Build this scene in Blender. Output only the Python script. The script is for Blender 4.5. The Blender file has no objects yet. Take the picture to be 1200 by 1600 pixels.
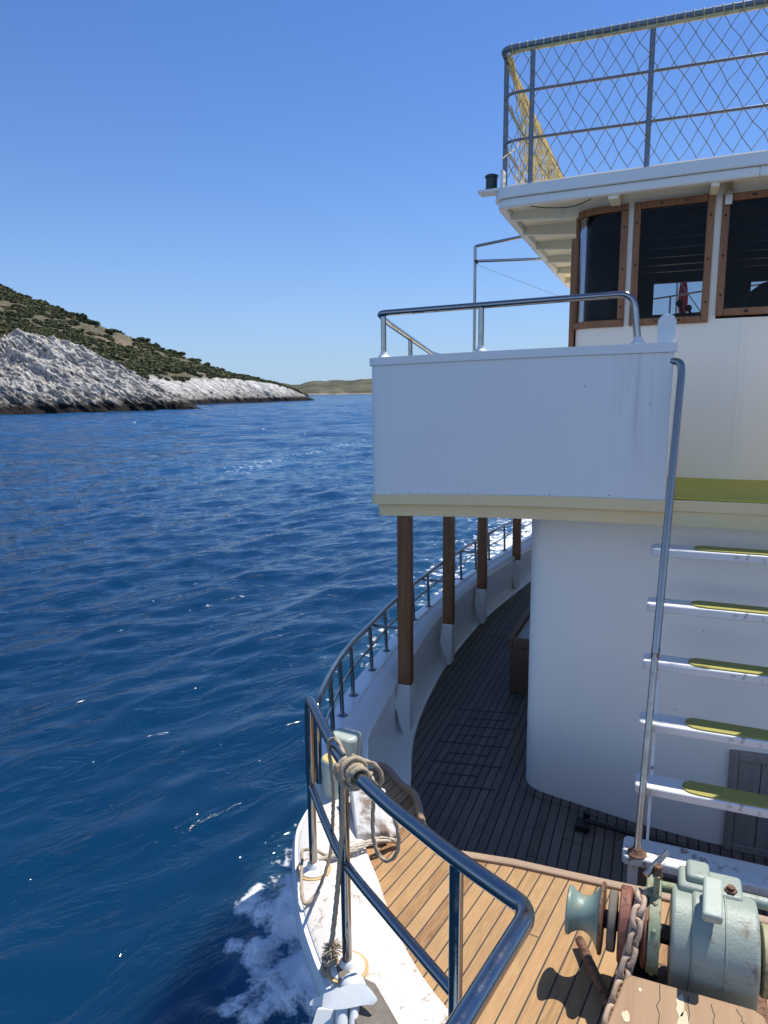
import bpy, bmesh, math, random
import numpy as np
from mathutils import Vector, Matrix
random.seed(7); RNG = np.random.default_rng(7)
S = bpy.context.scene
COL = S.collection

# ------------------------------------------------------------------ camera, sky, sun, exposure
YAW, PITCH, ROLL, FPX = 22.5, 9.75, 0.6, 1090.0
_y, _p, _r = [math.radians(v) for v in (YAW, PITCH, ROLL)]
fwd = Vector((-math.sin(_y) * math.cos(_p), math.cos(_y) * math.cos(_p), -math.sin(_p)))
rgt = Vector((math.cos(_y), math.sin(_y), 0)); upv = rgt.cross(fwd)
r2 = rgt * math.cos(_r) - upv * math.sin(_r); u2 = rgt * math.sin(_r) + upv * math.cos(_r)
cd = bpy.data.cameras.new('camera'); cam = bpy.data.objects.new('camera', cd); COL.objects.link(cam)
cam.matrix_world = Matrix(((r2.x, u2.x, -fwd.x, 0), (r2.y, u2.y, -fwd.y, 0), (r2.z, u2.z, -fwd.z, 0), (0, 0, 0, 1)))
cd.sensor_width = 36; cd.sensor_fit = 'AUTO'; cd.lens = FPX / 1600 * 36
cd.clip_start = 0.05; cd.clip_end = 40000
S.camera = cam
SUN = Vector((0.25, 0.38, 1.0)).normalized()
EL = math.asin(SUN.z); AZ = math.atan2(SUN.x, SUN.y)
W = bpy.data.worlds.new('World'); S.world = W; W.use_nodes = True
wn = W.node_tree.nodes; wl = W.node_tree.links
sky = wn.new('ShaderNodeTexSky'); sky.sky_type = 'NISHITA'; sky.sun_disc = False
sky.sun_elevation = EL; sky.sun_rotation = AZ
sky.air_density = 1.0; sky.dust_density = 0.2; sky.ozone_density = 2.2; sky.altitude = 0
tnt = wn.new('ShaderNodeMix'); tnt.data_type = 'RGBA'; tnt.blend_type = 'MULTIPLY'; tnt.inputs[0].default_value = 1.0
wl.new(sky.outputs[0], tnt.inputs[6]); tnt.inputs[7].default_value = (0.31, 0.475, 0.74, 1)
tcw = wn.new('ShaderNodeTexCoord'); spw = wn.new('ShaderNodeSeparateXYZ'); wl.new(tcw.outputs['Generated'], spw.inputs[0])
def wmath(op, a, b):
    x = wn.new('ShaderNodeMath'); x.operation = op
    for i, v in enumerate((a, b)):
        if hasattr(v, 'is_output'): wl.new(v, x.inputs[i])
        else: x.inputs[i].default_value = v
    return x.outputs[0]
hz = wmath('POWER', 2.718, wmath('MULTIPLY', wmath('MAXIMUM', spw.outputs[2], 0.0), -7.0))      # pale blue air low over the sea
hmx = wn.new('ShaderNodeMix'); hmx.data_type = 'RGBA'; wl.new(hz, hmx.inputs[0]); wl.new(tnt.outputs[2], hmx.inputs[6]); hmx.inputs[7].default_value = (2.2, 3.05, 4.1, 1)
# pale glow added to the unseen sky ahead of the bow, lifting shaded paint
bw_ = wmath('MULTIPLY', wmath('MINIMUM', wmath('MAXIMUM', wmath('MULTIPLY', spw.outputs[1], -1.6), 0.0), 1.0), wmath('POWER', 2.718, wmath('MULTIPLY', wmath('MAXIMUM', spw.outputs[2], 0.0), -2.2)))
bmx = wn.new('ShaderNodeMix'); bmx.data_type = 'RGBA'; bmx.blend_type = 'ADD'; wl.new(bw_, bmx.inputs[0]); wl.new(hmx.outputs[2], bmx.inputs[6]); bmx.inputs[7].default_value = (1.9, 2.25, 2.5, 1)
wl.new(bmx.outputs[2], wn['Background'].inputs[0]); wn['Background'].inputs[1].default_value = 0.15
ld = bpy.data.lights.new('sun', 'SUN'); lo = bpy.data.objects.new('sun', ld); COL.objects.link(lo)
ld.energy = 4.3; ld.angle = math.radians(0.5); ld.color = (1.0, 0.95, 0.87)
lo.rotation_euler = (-SUN).to_track_quat('-Z', 'Y').to_euler()
S.view_settings.view_transform = 'Standard'; S.view_settings.look = 'None'
S.view_settings.exposure = 0.40; S.view_settings.gamma = 1.0
S.cycles.max_bounces = 8; S.cycles.transparent_max_bounces = 12
S.cycles.caustics_reflective = False; S.cycles.caustics_refractive = False

WZ = -3.9          # water level (camera is the origin)
XC = 0.36          # centre line of the boat

# ------------------------------------------------------------------ node helpers
class NT:
    def __init__(s, name):
        s.m = bpy.data.materials.new(name); s.m.use_nodes = True
        s.t = s.m.node_tree; s.n = s.t.nodes; s.l = s.t.links
        s.b = s.n['Principled BSDF']; s.out = s.n['Material Output']
    def new(s, k, **kw):
        x = s.n.new(k)
        for a, v in kw.items(): setattr(x, a, v)
        return x
    def put(s, sock, v):
        if hasattr(v, 'is_output'): s.l.new(v, sock)
        elif v is not None: sock.default_value = v
    def math(s, op, a, b=None, c=None, clamp=False):
        x = s.new('ShaderNodeMath', operation=op, use_clamp=clamp)
        for i, v in enumerate((a, b, c)):
            if v is not None: s.put(x.inputs[i], v)
        return x.outputs[0]
    def coord(s, scale=(1, 1, 1), rot=(0, 0, 0), kind='Object'):
        tc = s.new('ShaderNodeTexCoord'); mp = s.new('ShaderNodeMapping')
        s.l.new(tc.outputs[kind], mp.inputs[0]); mp.inputs['Scale'].default_value = scale; mp.inputs['Rotation'].default_value = rot
        return mp.outputs[0]
    def noise(s, vec, scale=5, detail=4, rough=0.55, dist=0.0, out=0):
        x = s.new('ShaderNodeTexNoise'); s.put(x.inputs['Vector'], vec)
        x.inputs['Scale'].default_value = scale; x.inputs['Detail'].default_value = detail
        x.inputs['Roughness'].default_value = rough; x.inputs['Distortion'].default_value = dist
        return x.outputs[out]
    def ramp(s, fac, stops, interp='LINEAR'):
        x = s.new('ShaderNodeValToRGB'); s.put(x.inputs[0], fac); e = x.color_ramp; e.interpolation = interp
        while len(e.elements) < len(stops): e.elements.new(0.5)
        for el, (p, c) in zip(e.elements, stops):
            el.position = p; el.color = (c, c, c, 1) if isinstance(c, (int, float)) else (*c, 1)
        return x.outputs[0]
    def mix(s, fac, a, b, mode='MIX'):
        x = s.new('ShaderNodeMix', data_type='RGBA', blend_type=mode)
        s.put(x.inputs[0], fac)
        s.put(x.inputs[6], (*a, 1) if isinstance(a, tuple) else a); s.put(x.inputs[7], (*b, 1) if isinstance(b, tuple) else b)
        return x.outputs[2]
    def bump(s, h, strength=0.3, dist=0.01, normal=None):
        x = s.new('ShaderNodeBump'); s.put(x.inputs['Height'], h); x.inputs['Strength'].default_value = strength
        x.inputs['Distance'].default_value = dist
        if normal is not None: s.l.new(normal, x.inputs['Normal'])
        return x.outputs[0]
    def sep(s, vec):
        x = s.new('ShaderNodeSeparateXYZ'); s.l.new(vec, x.inputs[0]); return x.outputs
    def comb(s, x, y, z):
        n = s.new('ShaderNodeCombineXYZ')
        for i, v in enumerate((x, y, z)): s.put(n.inputs[i], v)
        return n.outputs[0]
    def fin(s, color=None, rough=0.5, metal=0.0, normal=None, spec=None, coat=None):
        if color is not None: s.put(s.b.inputs['Base Color'], (*color, 1) if isinstance(color, tuple) else color)
        s.put(s.b.inputs['Roughness'], rough); s.put(s.b.inputs['Metallic'], metal)
        if normal is not None: s.put(s.b.inputs['Normal'], normal)
        if spec is not None: s.put(s.b.inputs['Specular IOR Level'], spec)
        if coat is not None: s.put(s.b.inputs['Coat Weight'], coat)
        return s.m

def paint(name, col, dark=None, rough=0.3, stain=0.25, grain=0.15, chips=None):
    """brushed boat paint: slight tone drift, run marks, fine orange peel"""
    t = NT(name); v = t.coord()
    n1 = t.noise(v, 1.7, 5, 0.6)
    dk = dark or tuple(c * 0.84 for c in col)
    c = t.mix(t.ramp(n1, [(0.35, 0), (0.75, stain * 2)]), col, dk)
    st = t.noise(t.coord((9, 9, 0.5)), 2.0, 4, 0.6)
    c = t.mix(t.ramp(st, [(0.58, 0), (0.82, stain)]), c, tuple(a * b for a, b in zip(col, (0.6, 0.55, 0.45))))
    fine = t.noise(v, 60, 3, 0.6)
    if chips:
        ch = t.noise(t.coord((1, 1, 1)), 22, 6, 0.7, 0.6)
        big = t.noise(v, 4, 3, 0.6)
        k = t.math('MULTIPLY', t.ramp(ch, [(0.56, 0), (0.63, 1)]), t.ramp(big, [(chips[1], 0), (chips[1] + 0.14, 1)]))
        c = t.mix(k, c, chips[0])
    fair = t.noise(v, 2.6, 2, 0.5)      # hand-faired plating is never quite flat
    return t.fin(c, t.math('MULTIPLY_ADD', n1, 0.2, rough - 0.08), 0, t.bump(fine, grain, 0.002, t.bump(fair, 0.35, 0.02)))

def planks(name, ang, width, cols, gap, gapw=0.1, rough=0.55, butt=1.9, grain=0.6):
    t = NT(name); tc = t.new('ShaderNodeTexCoord'); x, y, z = t.sep(tc.outputs['Object'])
    ca, sa = math.cos(math.radians(ang)), math.sin(math.radians(ang))
    u = t.math('SUBTRACT', t.math('MULTIPLY', x, ca), t.math('MULTIPLY', y, sa))
    w = t.math('ADD', t.math('MULTIPLY', x, sa), t.math('MULTIPLY', y, ca))
    wob = t.noise(t.comb(u, w, 0.0), 1.3, 2, 0.5)
    us = t.math('DIVIDE', t.math('MULTIPLY_ADD', wob, 0.012, u), width)
    idx = t.math('FLOOR', us); fr = t.math('SUBTRACT', us, idx)
    wn_ = t.new('ShaderNodeTexWhiteNoise', noise_dimensions='1D'); t.put(wn_.inputs['W'], idx); rnd = wn_.outputs[0]
    e = t.math('ABSOLUTE', t.math('SUBTRACT', fr, 0.5))
    seam = t.ramp(e, [(0.5 - gapw * 0.62, 0), (0.5 - gapw * 0.42, 1)])
    bs = t.math('ADD', t.math('DIVIDE', w, butt), t.math('MULTIPLY', rnd, 7.3))
    bidx = t.math('FLOOR', bs)
    bf = t.math('ABSOLUTE', t.math('SUBTRACT', t.math('SUBTRACT', bs, bidx), 0.5))
    bseam = t.math('GREATER_THAN', bf, 0.5 - 0.0028 / butt)
    seam = t.math('MAXIMUM', seam, bseam)
    w2 = t.new('ShaderNodeTexWhiteNoise', noise_dimensions='2D'); t.put(w2.inputs['Vector'], t.comb(idx, bidx, 0.0)); r2_ = w2.outputs[0]
    gv = t.comb(t.math('MULTIPLY', u, 55.0), t.math('MULTIPLY_ADD', r2_, 31.0, t.math('MULTIPLY', w, 5.0)), r2_)
    g1 = t.noise(gv, 1.0, 5, 0.65, 1.2)
    big = t.noise(tc.outputs['Object'], 2.2, 4, 0.6)
    g2 = t.noise(t.comb(t.math('MULTIPLY', u, 140.0), t.math('MULTIPLY_ADD', r2_, 17.0, t.math('MULTIPLY', w, 9.0)), r2_), 1.0, 4, 0.6, 0.6)
    c = t.mix(t.ramp(g1, [(0.36, 0), (0.66, 1)]), cols[0], cols[1]); c = t.mix(t.ramp(g2, [(0.52, 0), (0.68, 0.6)]), c, cols[1])
    c = t.mix(t.math('MULTIPLY', r2_, 0.8), c, cols[2])
    c = t.mix(t.ramp(big, [(0.42, 0), (0.75, 0.45)]), c, cols[3])
    fl = t.noise(tc.outputs['Object'], 90, 3, 0.7)
    c = t.mix(t.ramp(fl, [(0.66, 0), (0.74, 0.5)]), c, cols[3])
    c = t.mix(seam, c, gap)
    h = t.math('ADD', t.math('MULTIPLY', g1, 0.25 * grain), t.math('SUBTRACT', 1.0, t.math('MULTIPLY', seam, 0.9)))
    return t.fin(c, t.math('MULTIPLY_ADD', g1, 0.15, rough), 0, t.bump(h, 0.5, 0.003), 0.3)

def wood(name, a, b, worn=None, axis=2, rough=0.5, scale=1.0, wornlo=0.55):
    t = NT(name); sc = [26.0 * scale] * 3; sc[axis] = 1.6 * scale
    g = t.noise(t.coord(tuple(sc)), 1.0, 6, 0.65, 0.8)
    c = t.mix(t.ramp(g, [(0.3, 0), (0.7, 1)]), a, b)
    big = t.noise(t.coord(), 6 * scale, 5, 0.7, 0.5)
    if worn: c = t.mix(t.ramp(big, [(wornlo, 0), (wornlo + 0.1, 1)]), c, worn)
    else: c = t.mix(t.ramp(big, [(0.4, 0), (0.8, 0.5)]), c, tuple(x * 0.6 for x in a))
    return t.fin(c, t.math('MULTIPLY_ADD', g, 0.2, rough), 0, t.bump(g, 0.25, 0.004))

def steel(name, col=(0.62, 0.63, 0.65), rough=0.13, dull=0.25):
    t = NT(name); v = t.coord()
    n = t.noise(v, 14, 5, 0.7); f = t.noise(v, 160, 2, 0.6)
    r = t.ramp(n, [(0.4, rough), (0.72, rough + dull)])
    c = t.mix(t.ramp(n, [(0.5, 0), (0.8, 0.5)]), col, tuple(x * 0.72 for x in col))
    return t.fin(c, r, 1.0, t.bump(f, 0.04, 0.001))

def rusty(name, base, rust=(0.16, 0.06, 0.03), lo=0.55, rough=0.5, sc=28, bumpk=0.5):
    t = NT(name); v = t.coord()
    n = t.noise(v, sc, 8, 0.72, 0.6); f = t.noise(v, sc * 6, 4, 0.7)
    k = t.ramp(n, [(lo, 0), (lo + 0.09, 1)])
    c = t.mix(k, base, rust)
    c = t.mix(t.ramp(f, [(0.62, 0), (0.75, 0.6)]), c, tuple(min(1, x * 1.5 + 0.06) for x in base))
    h = t.math('ADD', t.math('MULTIPLY', f, 0.5), n)
    return t.fin(c, t.math('MULTIPLY_ADD', k, 0.3, rough), 0, t.bump(h, bumpk, 0.004))

def plain(name, col, rough=0.6, metal=0.0, var=0.25, sc=30, b=0.2):
    t = NT(name); n = t.noise(t.coord(), sc, 5, 0.65)
    c = t.mix(n, tuple(min(1, x * (1 + var)) for x in col), tuple(x * (1 - var) for x in col))
    return t.fin(c, rough, metal, t.bump(n, b, 0.003))

M = {}
M['white'] = paint('white_paint', (0.85, 0.84, 0.81), rough=0.32, stain=0.10)
M['housewhite'] = paint('deck_house_paint', (0.94, 0.90, 0.82), rough=0.3, stain=0.06)
M['cabinwhite'] = paint('wheelhouse_paint', (0.95, 0.89, 0.76), rough=0.3, stain=0.06)
M['cap'] = paint('glossy_cap_paint', (0.84, 0.84, 0.83), rough=0.14, stain=0.08)
M['hullwhite'] = paint('hull_white_paint', (0.72, 0.73, 0.74), rough=0.3, stain=0.12)
M['gunwale'] = paint('worn_white_paint', (0.66, 0.63, 0.57), rough=0.55, stain=0.4, grain=0.5, chips=((0.33, 0.26, 0.19), 0.40))
M['bench'] = paint('flaking_white_paint', (0.68, 0.68, 0.66), rough=0.5, stain=0.3, grain=0.4, chips=((0.20, 0.15, 0.11), 0.37))
M['treadw'] = paint('scuffed_white_paint', (0.76, 0.76, 0.75), rough=0.42, stain=0.3, grain=0.3, chips=((0.12, 0.11, 0.10), 0.52))
M['cream'] = paint('cream_paint', (0.90, 0.70, 0.38), rough=0.36, stain=0.18)
M['soffit'] = paint('soffit_paint', (0.95, 0.90, 0.72), rough=0.45, stain=0.15)
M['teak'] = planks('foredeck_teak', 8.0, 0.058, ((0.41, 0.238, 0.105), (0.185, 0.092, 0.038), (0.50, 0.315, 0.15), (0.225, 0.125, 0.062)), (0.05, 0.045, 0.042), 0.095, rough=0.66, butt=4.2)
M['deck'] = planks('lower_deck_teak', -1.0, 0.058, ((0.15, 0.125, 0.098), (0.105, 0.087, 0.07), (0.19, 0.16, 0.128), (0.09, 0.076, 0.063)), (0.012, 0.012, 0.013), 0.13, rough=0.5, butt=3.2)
M['trim'] = wood('teak_trim', (0.42, 0.29, 0.18), (0.30, 0.20, 0.13), axis=0)
M['post'] = wood('varnished_post', (0.32, 0.135, 0.048), (0.13, 0.052, 0.02), axis=2, rough=0.28)
M['frame'] = wood('window_frame_wood', (0.34, 0.15, 0.06), (0.19, 0.076, 0.03), worn=(0.33, 0.2, 0.12), axis=2, rough=0.4, wornlo=0.62)
M['oldwood'] = wood('grey_weathered_wood', (0.20, 0.17, 0.14), (0.13, 0.11, 0.09), axis=2, rough=0.7)
M['chest'] = wood('chest_wood', (0.17, 0.10, 0.06), (0.09, 0.055, 0.035), axis=1, rough=0.5)
M['knee'] = wood('peeling_white_wood', (0.74, 0.72, 0.68), (0.66, 0.63, 0.58), worn=(0.26, 0.19, 0.13), axis=1, rough=0.6, wornlo=0.47, scale=0.9)
M['ply'] = wood('plywood', (0.40, 0.255, 0.14), (0.29, 0.17, 0.085), axis=1, rough=0.55, scale=0.35)
M['steel'] = steel('polished_steel', (0.30, 0.29, 0.285), 0.085, 0.22)
M['dullsteel'] = steel('weathered_steel', (0.45, 0.40, 0.34), 0.22, 0.3)
M['rail'] = plain('grey_painted_steel', (0.17, 0.20, 0.245), 0.35, 0.5, 0.15, 20, 0.05)
M['rope'] = plain('rope_fibre', (0.40, 0.32, 0.22), 0.9, 0, 0.35, 160, 0.8)
M['net'] = plain('net_twine', (0.36, 0.31, 0.18), 0.85, 0, 0.4, 40, 0.3)
M['netyellow'] = plain('yellow_net_twine', (0.60, 0.51, 0.26), 0.85, 0, 0.6, 18, 0.3)
M['carpet'] = plain('green_carpet', (0.58, 0.50, 0.085), 0.95, 0, 0.35, 220, 0.9)
M['pad'] = plain('carpet_dimmed_for_sun', (0.36, 0.325, 0.085), 0.95, 0, 0.45, 120, 0.9)  # same carpet, colour darkened where the treads catch the sun
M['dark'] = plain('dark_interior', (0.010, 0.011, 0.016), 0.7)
M['beamin'] = plain('interior_beam_varnish', (0.10, 0.075, 0.05), 0.5)
M['black'] = plain('black_rubber', (0.015, 0.015, 0.016), 0.55)
M['navgreen'] = plain('dark_green_lamp', (0.010, 0.03, 0.026), 0.25)
M['screw'] = plain('screw_head', (0.04, 0.03, 0.025), 0.5, 0.6)
M['plastic'] = paint('flange_white', (0.78, 0.78, 0.76), rough=0.4, stain=0.1)
M['rustring'] = plain('rust_stain', (0.55, 0.37, 0.17), 0.7, 0, 0.4, 25)
M['palegreen'] = rusty('pale_green_enamel', (0.40, 0.45, 0.38), (0.26, 0.19, 0.11), 0.60, 0.45, 22, 0.4)
M['blueenamel'] = rusty('blue_green_enamel', (0.295, 0.345, 0.29), (0.20, 0.155, 0.10), 0.585, 0.4, 17, 0.7)
M['drum'] = rusty('worn_green_drum', (0.19, 0.27, 0.24), (0.34, 0.30, 0.18), 0.56, 0.33, 26, 0.5)
M['redrust'] = rusty('red_oxide', (0.23, 0.085, 0.055), (0.10, 0.04, 0.025), 0.52, 0.55, 40, 0.6)
M['rustflange'] = rusty('rusty_iron', (0.17, 0.085, 0.045), (0.08, 0.035, 0.02), 0.5, 0.6, 50, 0.7)
M['greenband'] = rusty('green_brake_band', (0.24, 0.29, 0.18), (0.25, 0.13, 0.06), 0.53, 0.5, 45, 0.5)
M['chain'] = rusty('galvanised_chain', (0.48, 0.355, 0.255), (0.27, 0.155, 0.09), 0.55, 0.5, 60, 0.6)
M['anchor'] = rusty('white_anchor_paint', (0.62, 0.65, 0.64), (0.30, 0.22, 0.15), 0.72, 0.4, 14, 0.3)
M['ring'] = rusty('old_brass_ring', (0.36, 0.33, 0.19), (0.22, 0.13, 0.07), 0.52, 0.55, 40, 0.5)
M['doorgrey'] = wood('grey_door_boards', (0.32, 0.29, 0.255), (0.23, 0.205, 0.18), axis=2, rough=0.7)
M['yellowtop'] = rusty('worn_yellow_top', (0.60, 0.46, 0.16), (0.45, 0.40, 0.30), 0.56, 0.6, 40, 0.5)
M['flag'] = plain('flag_cloth', (0.42, 0.035, 0.04), 0.85, 0, 0.2, 20)
M['cushion'] = plain('pale_cushion', (0.45, 0.46, 0.47), 0.8)

def _panel():
    t = NT('bulwark_panel_paint'); v = t.coord(); x, y, z = t.sep(v)
    n1 = t.noise(v, 1.4, 5, 0.6)
    c = t.mix(t.ramp(n1, [(0.4, 0), (0.75, 0.35)]), (0.84, 0.82, 0.80), (0.76, 0.75, 0.75))
    run = t.noise(t.coord((16, 16, 0.7)), 1.6, 5, 0.65)
    band = t.math('MULTIPLY', t.ramp(x, [(0.0, 0), (1.0, 0)]), 1.0)
    k1 = t.math('SUBTRACT', 1.0, t.math('MULTIPLY', t.math('ABSOLUTE', t.math('ADD', x, 0.19)), 7.0), clamp=True)
    zz = t.ramp(t.math('MULTIPLY_ADD', z, 1.4, 0.75), [(0.1, 0.0), (0.45, 0.9), (0.95, 1.0)])
    k = t.math('MULTIPLY', t.math('MULTIPLY', k1, zz), t.ramp(run, [(0.46, 0), (0.66, 0.42)]))
    c = t.mix(k, c, (0.40, 0.33, 0.27))
    c = t.mix(t.ramp(run, [(0.62, 0), (0.85, 0.28)]), c, (0.52, 0.54, 0.58))
    return t.fin(c, 0.3, 0, t.bump(t.noise(v, 45, 3, 0.6), 0.12, 0.002, t.bump(t.noise(t.coord((2.2, 2.2, 0.6)), 1.5, 2, 0.5), 0.4, 0.03)))
M['panel'] = _panel()

def _glass():
    t = NT('wheelhouse_glass'); t.n.remove(t.b)
    tr = t.new('ShaderNodeBsdfTransparent'); tr.inputs[0].default_value = (0.42, 0.46, 0.50, 1)
    gl = t.new('ShaderNodeBsdfGlossy'); gl.inputs['Roughness'].default_value = 0.03; gl.inputs[0].default_value = (0.38, 0.38, 0.42, 1)
    fr = t.new('ShaderNodeFresnel'); fr.inputs[0].default_value = 1.38
    mx = t.new('ShaderNodeMixShader'); t.l.new(fr.outputs[0], mx.inputs[0]); t.l.new(tr.outputs[0], mx.inputs[1]); t.l.new(gl.outputs[0], mx.inputs[2])
    t.l.new(mx.outputs[0], t.out.inputs[0]); return t.m
M['glass'] = _glass()

# ------------------------------------------------------------------ mesh helpers
def link(name, verts, faces, mat, parent=None, smooth=True, sharp=35, bevel=0.0, bseg=2):
    me = bpy.data.meshes.new(name)
    me.from_pydata([tuple(map(float, v)) for v in verts], [], [tuple(map(int, f)) for f in faces]); me.update()
    return finish(name, me, mat, parent, smooth, sharp, bevel, bseg)
def finish(name, me, mat, parent=None, smooth=True, sharp=35, bevel=0.0, bseg=2):
    mats = mat if isinstance(mat, (list, tuple)) else [mat]
    for m in mats: me.materials.append(M[m] if isinstance(m, str) else m)
    if smooth:
        me.polygons.foreach_set('use_smooth', [True] * len(me.polygons)); me.set_sharp_from_angle(angle=math.radians(sharp))
    o = bpy.data.objects.new(name, me); COL.objects.link(o)
    if parent is not None: par(o, parent)
    if bevel > 0:
        b = o.modifiers.new('bevel', 'BEVEL'); b.width = bevel; b.segments = bseg; b.limit_method = 'ANGLE'; b.angle_limit = math.radians(40)
        b.harden_normals = False
    return o
def par(o, p):
    o.parent = p
    if p.type == 'EMPTY': o.matrix_parent_inverse = Matrix.Translation(-p.location)   # all part meshes keep their vertices in scene space
def tag(o, label=None, cat=None, group=None, kind=None):
    if label: o['label'] = label
    if cat: o['category'] = cat
    if group: o['group'] = group
    if kind: o['kind'] = kind
    return o
def thing(name, label, cat, loc=(0, 0, 0), group=None):
    o = bpy.data.objects.new(name, None); COL.objects.link(o); o.location = loc; o.empty_display_size = 0.1
    return tag(o, label, cat, group)
def crom(pts, n=8):
    P = [np.array(p, float) for p in pts]; P = [2 * P[0] - P[1]] + P + [2 * P[-1] - P[-2]]; out = []
    for i in range(1, len(P) - 2):
        a, b, c, d = P[i - 1:i + 3]
        for k in range(n):
            t = k / n
            out.append(0.5 * (2 * b + (c - a) * t + (2 * a - 5 * b + 4 * c - d) * t * t + (3 * b - a - 3 * c + d) * t ** 3))
    out.append(P[-2]); return out
def fillet(pts, r, n=6):
    P = [np.array(p, float) for p in pts]; out = [P[0]]
    for i in range(1, len(P) - 1):
        a, b, c = P[i - 1:i + 2]; u = a - b; v = c - b; lu, lv = np.linalg.norm(u), np.linalg.norm(v)
        rr = r[i] if isinstance(r, dict) and i in r else (0.0 if isinstance(r, dict) else r)
        d = min(rr, lu * 0.48, lv * 0.48)
        if d <= 1e-6: out.append(b); continue
        p0, p2 = b + u / lu * d, b + v / lv * d
        for k in range(n + 1):
            t = k / n; out.append((1 - t) ** 2 * p0 + 2 * t * (1 - t) * b + t * t * p2)
    out.append(P[-1]); return out
class MB:
    def __init__(s): s.v = []; s.f = []; s.mi = []
    def add(s, v, f, mi=0):
        o = len(s.v); s.v += [tuple(map(float, p)) for p in v]; s.f += [tuple(i + o for i in g) for g in f]; s.mi += [mi] * len(f)
        return s
    def box(s, a, b, mi=0):
        (x0, y0, z0), (x1, y1, z1) = a, b
        return s.add([(x0, y0, z0), (x1, y0, z0), (x1, y1, z0), (x0, y1, z0), (x0, y0, z1), (x1, y0, z1), (x1, y1, z1), (x0, y1, z1)],
                     [(0, 3, 2, 1), (4, 5, 6, 7), (0, 1, 5, 4), (1, 2, 6, 5), (2, 3, 7, 6), (3, 0, 4, 7)], mi)
    def obox(s, c, ax, ay, az, mi=0):
        c, ax, ay, az = [np.array(q, float) for q in (c, ax, ay, az)]
        v = [c + i * ax + j * ay + k * az for k in (-1, 1) for (i, j) in ((-1, -1), (1, -1), (1, 1), (-1, 1))]
        return s.add(v, [(0, 3, 2, 1), (4, 5, 6, 7), (0, 1, 5, 4), (1, 2, 6, 5), (2, 3, 7, 6), (3, 0, 4, 7)], mi)
    def tube(s, pts, r, n=12, cap=True, lobes=0, twist=0.0, amp=0.18, mi=0):
        P = [np.array(p, float) for p in pts]; m = len(P)
        T = [P[min(i + 1, m - 1)] - P[max(i - 1, 0)] for i in range(m)]; T = [t / (np.linalg.norm(t) + 1e-12) for t in T]
        ref = np.array((0, 0, 1.0)) if abs(T[0][2]) < 0.9 else np.array((1.0, 0, 0))
        N = ref - T[0] * ref.dot(T[0]); N /= np.linalg.norm(N); V = []; L = 0
        for i in range(m):
            if i: L += np.linalg.norm(P[i] - P[i - 1])
            N = N - T[i] * N.dot(T[i]); N /= np.linalg.norm(N) + 1e-12; B = np.cross(T[i], N)
            ri = r[i] if hasattr(r, '__len__') else r
            for k in range(n):
                a = 2 * math.pi * k / n; rr = ri * (1 + amp * math.cos(lobes * a + twist * L)) if lobes else ri
                V.append(P[i] + rr * (math.cos(a) * N + math.sin(a) * B))
        F = [(i * n + k, i * n + (k + 1) % n, (i + 1) * n + (k + 1) % n, (i + 1) * n + k) for i in range(m - 1) for k in range(n)]
        if cap: F += [tuple(range(n))[::-1], tuple((m - 1) * n + k for k in range(n))]
        return s.add(V, F, mi)
    def lathe(s, c, axis, prof, n=32, mi=0):
        """prof: list of (distance along axis, radius)"""
        c = np.array(c, float); A = np.array(axis, float); A /= np.linalg.norm(A)
        ref = np.array((0, 0, 1.0)) if abs(A[2]) < 0.9 else np.array((1.0, 0, 0)); N = ref - A * ref.dot(A); N /= np.linalg.norm(N); B = np.cross(A, N)
        V = [c + A * d + rr * (math.cos(2 * math.pi * k / n) * N + math.sin(2 * math.pi * k / n) * B) for d, rr in prof for k in range(n)]
        m = len(prof); F = [(i * n + k, i * n + (k + 1) % n, (i + 1) * n + (k + 1) % n, (i + 1) * n + k) for i in range(m - 1) for k in range(n)]
        F += [tuple(range(n))[::-1], tuple((m - 1) * n + k for k in range(n))]
        return s.add(V, F, mi)
    def prism(s, poly, z0, z1, mi=0):
        """vertical prism; z0/z1 numbers or functions of (x, y)"""
        f0 = z0 if callable(z0) else (lambda x, y: z0); f1 = z1 if callable(z1) else (lambda x, y: z1)
        n = len(poly); area = sum(poly[i][0] * poly[(i + 1) % n][1] - poly[(i + 1) % n][0] * poly[i][1] for i in range(n))
        if area < 0: poly = poly[::-1]
        V = [(x, y, f0(x, y)) for x, y in poly] + [(x, y, f1(x, y)) for x, y in poly]
        F = [tuple(range(n))[::-1], tuple(range(n, 2 * n))] + [(i, (i + 1) % n, n + (i + 1) % n, n + i) for i in range(n)]
        return s.add(V, F, mi)
    def loft(s, rings, closed=False, cap=False, mi=0, flip=False):
        n = len(rings[0]); V = [p for r in rings for p in r]; F = []
        for i in range(len(rings) - 1):
            for k in range(n if closed else n - 1):
                q = (i * n + k, i * n + (k + 1) % n, (i + 1) * n + (k + 1) % n, (i + 1) * n + k)
                F.append(q[::-1] if flip else q)
        if cap: F += [tuple(range(n))[::-1], tuple((len(rings) - 1) * n + k for k in range(n))]
        return s.add(V, F, mi)
    def mirror(s):
        n = len(s.v); s.v += [(2 * XC - x, y, z) for x, y, z in s.v[:n]]
        s.f += [tuple(i + n for i in g[::-1]) for g in s.f]; s.mi += list(s.mi); return s
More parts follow.
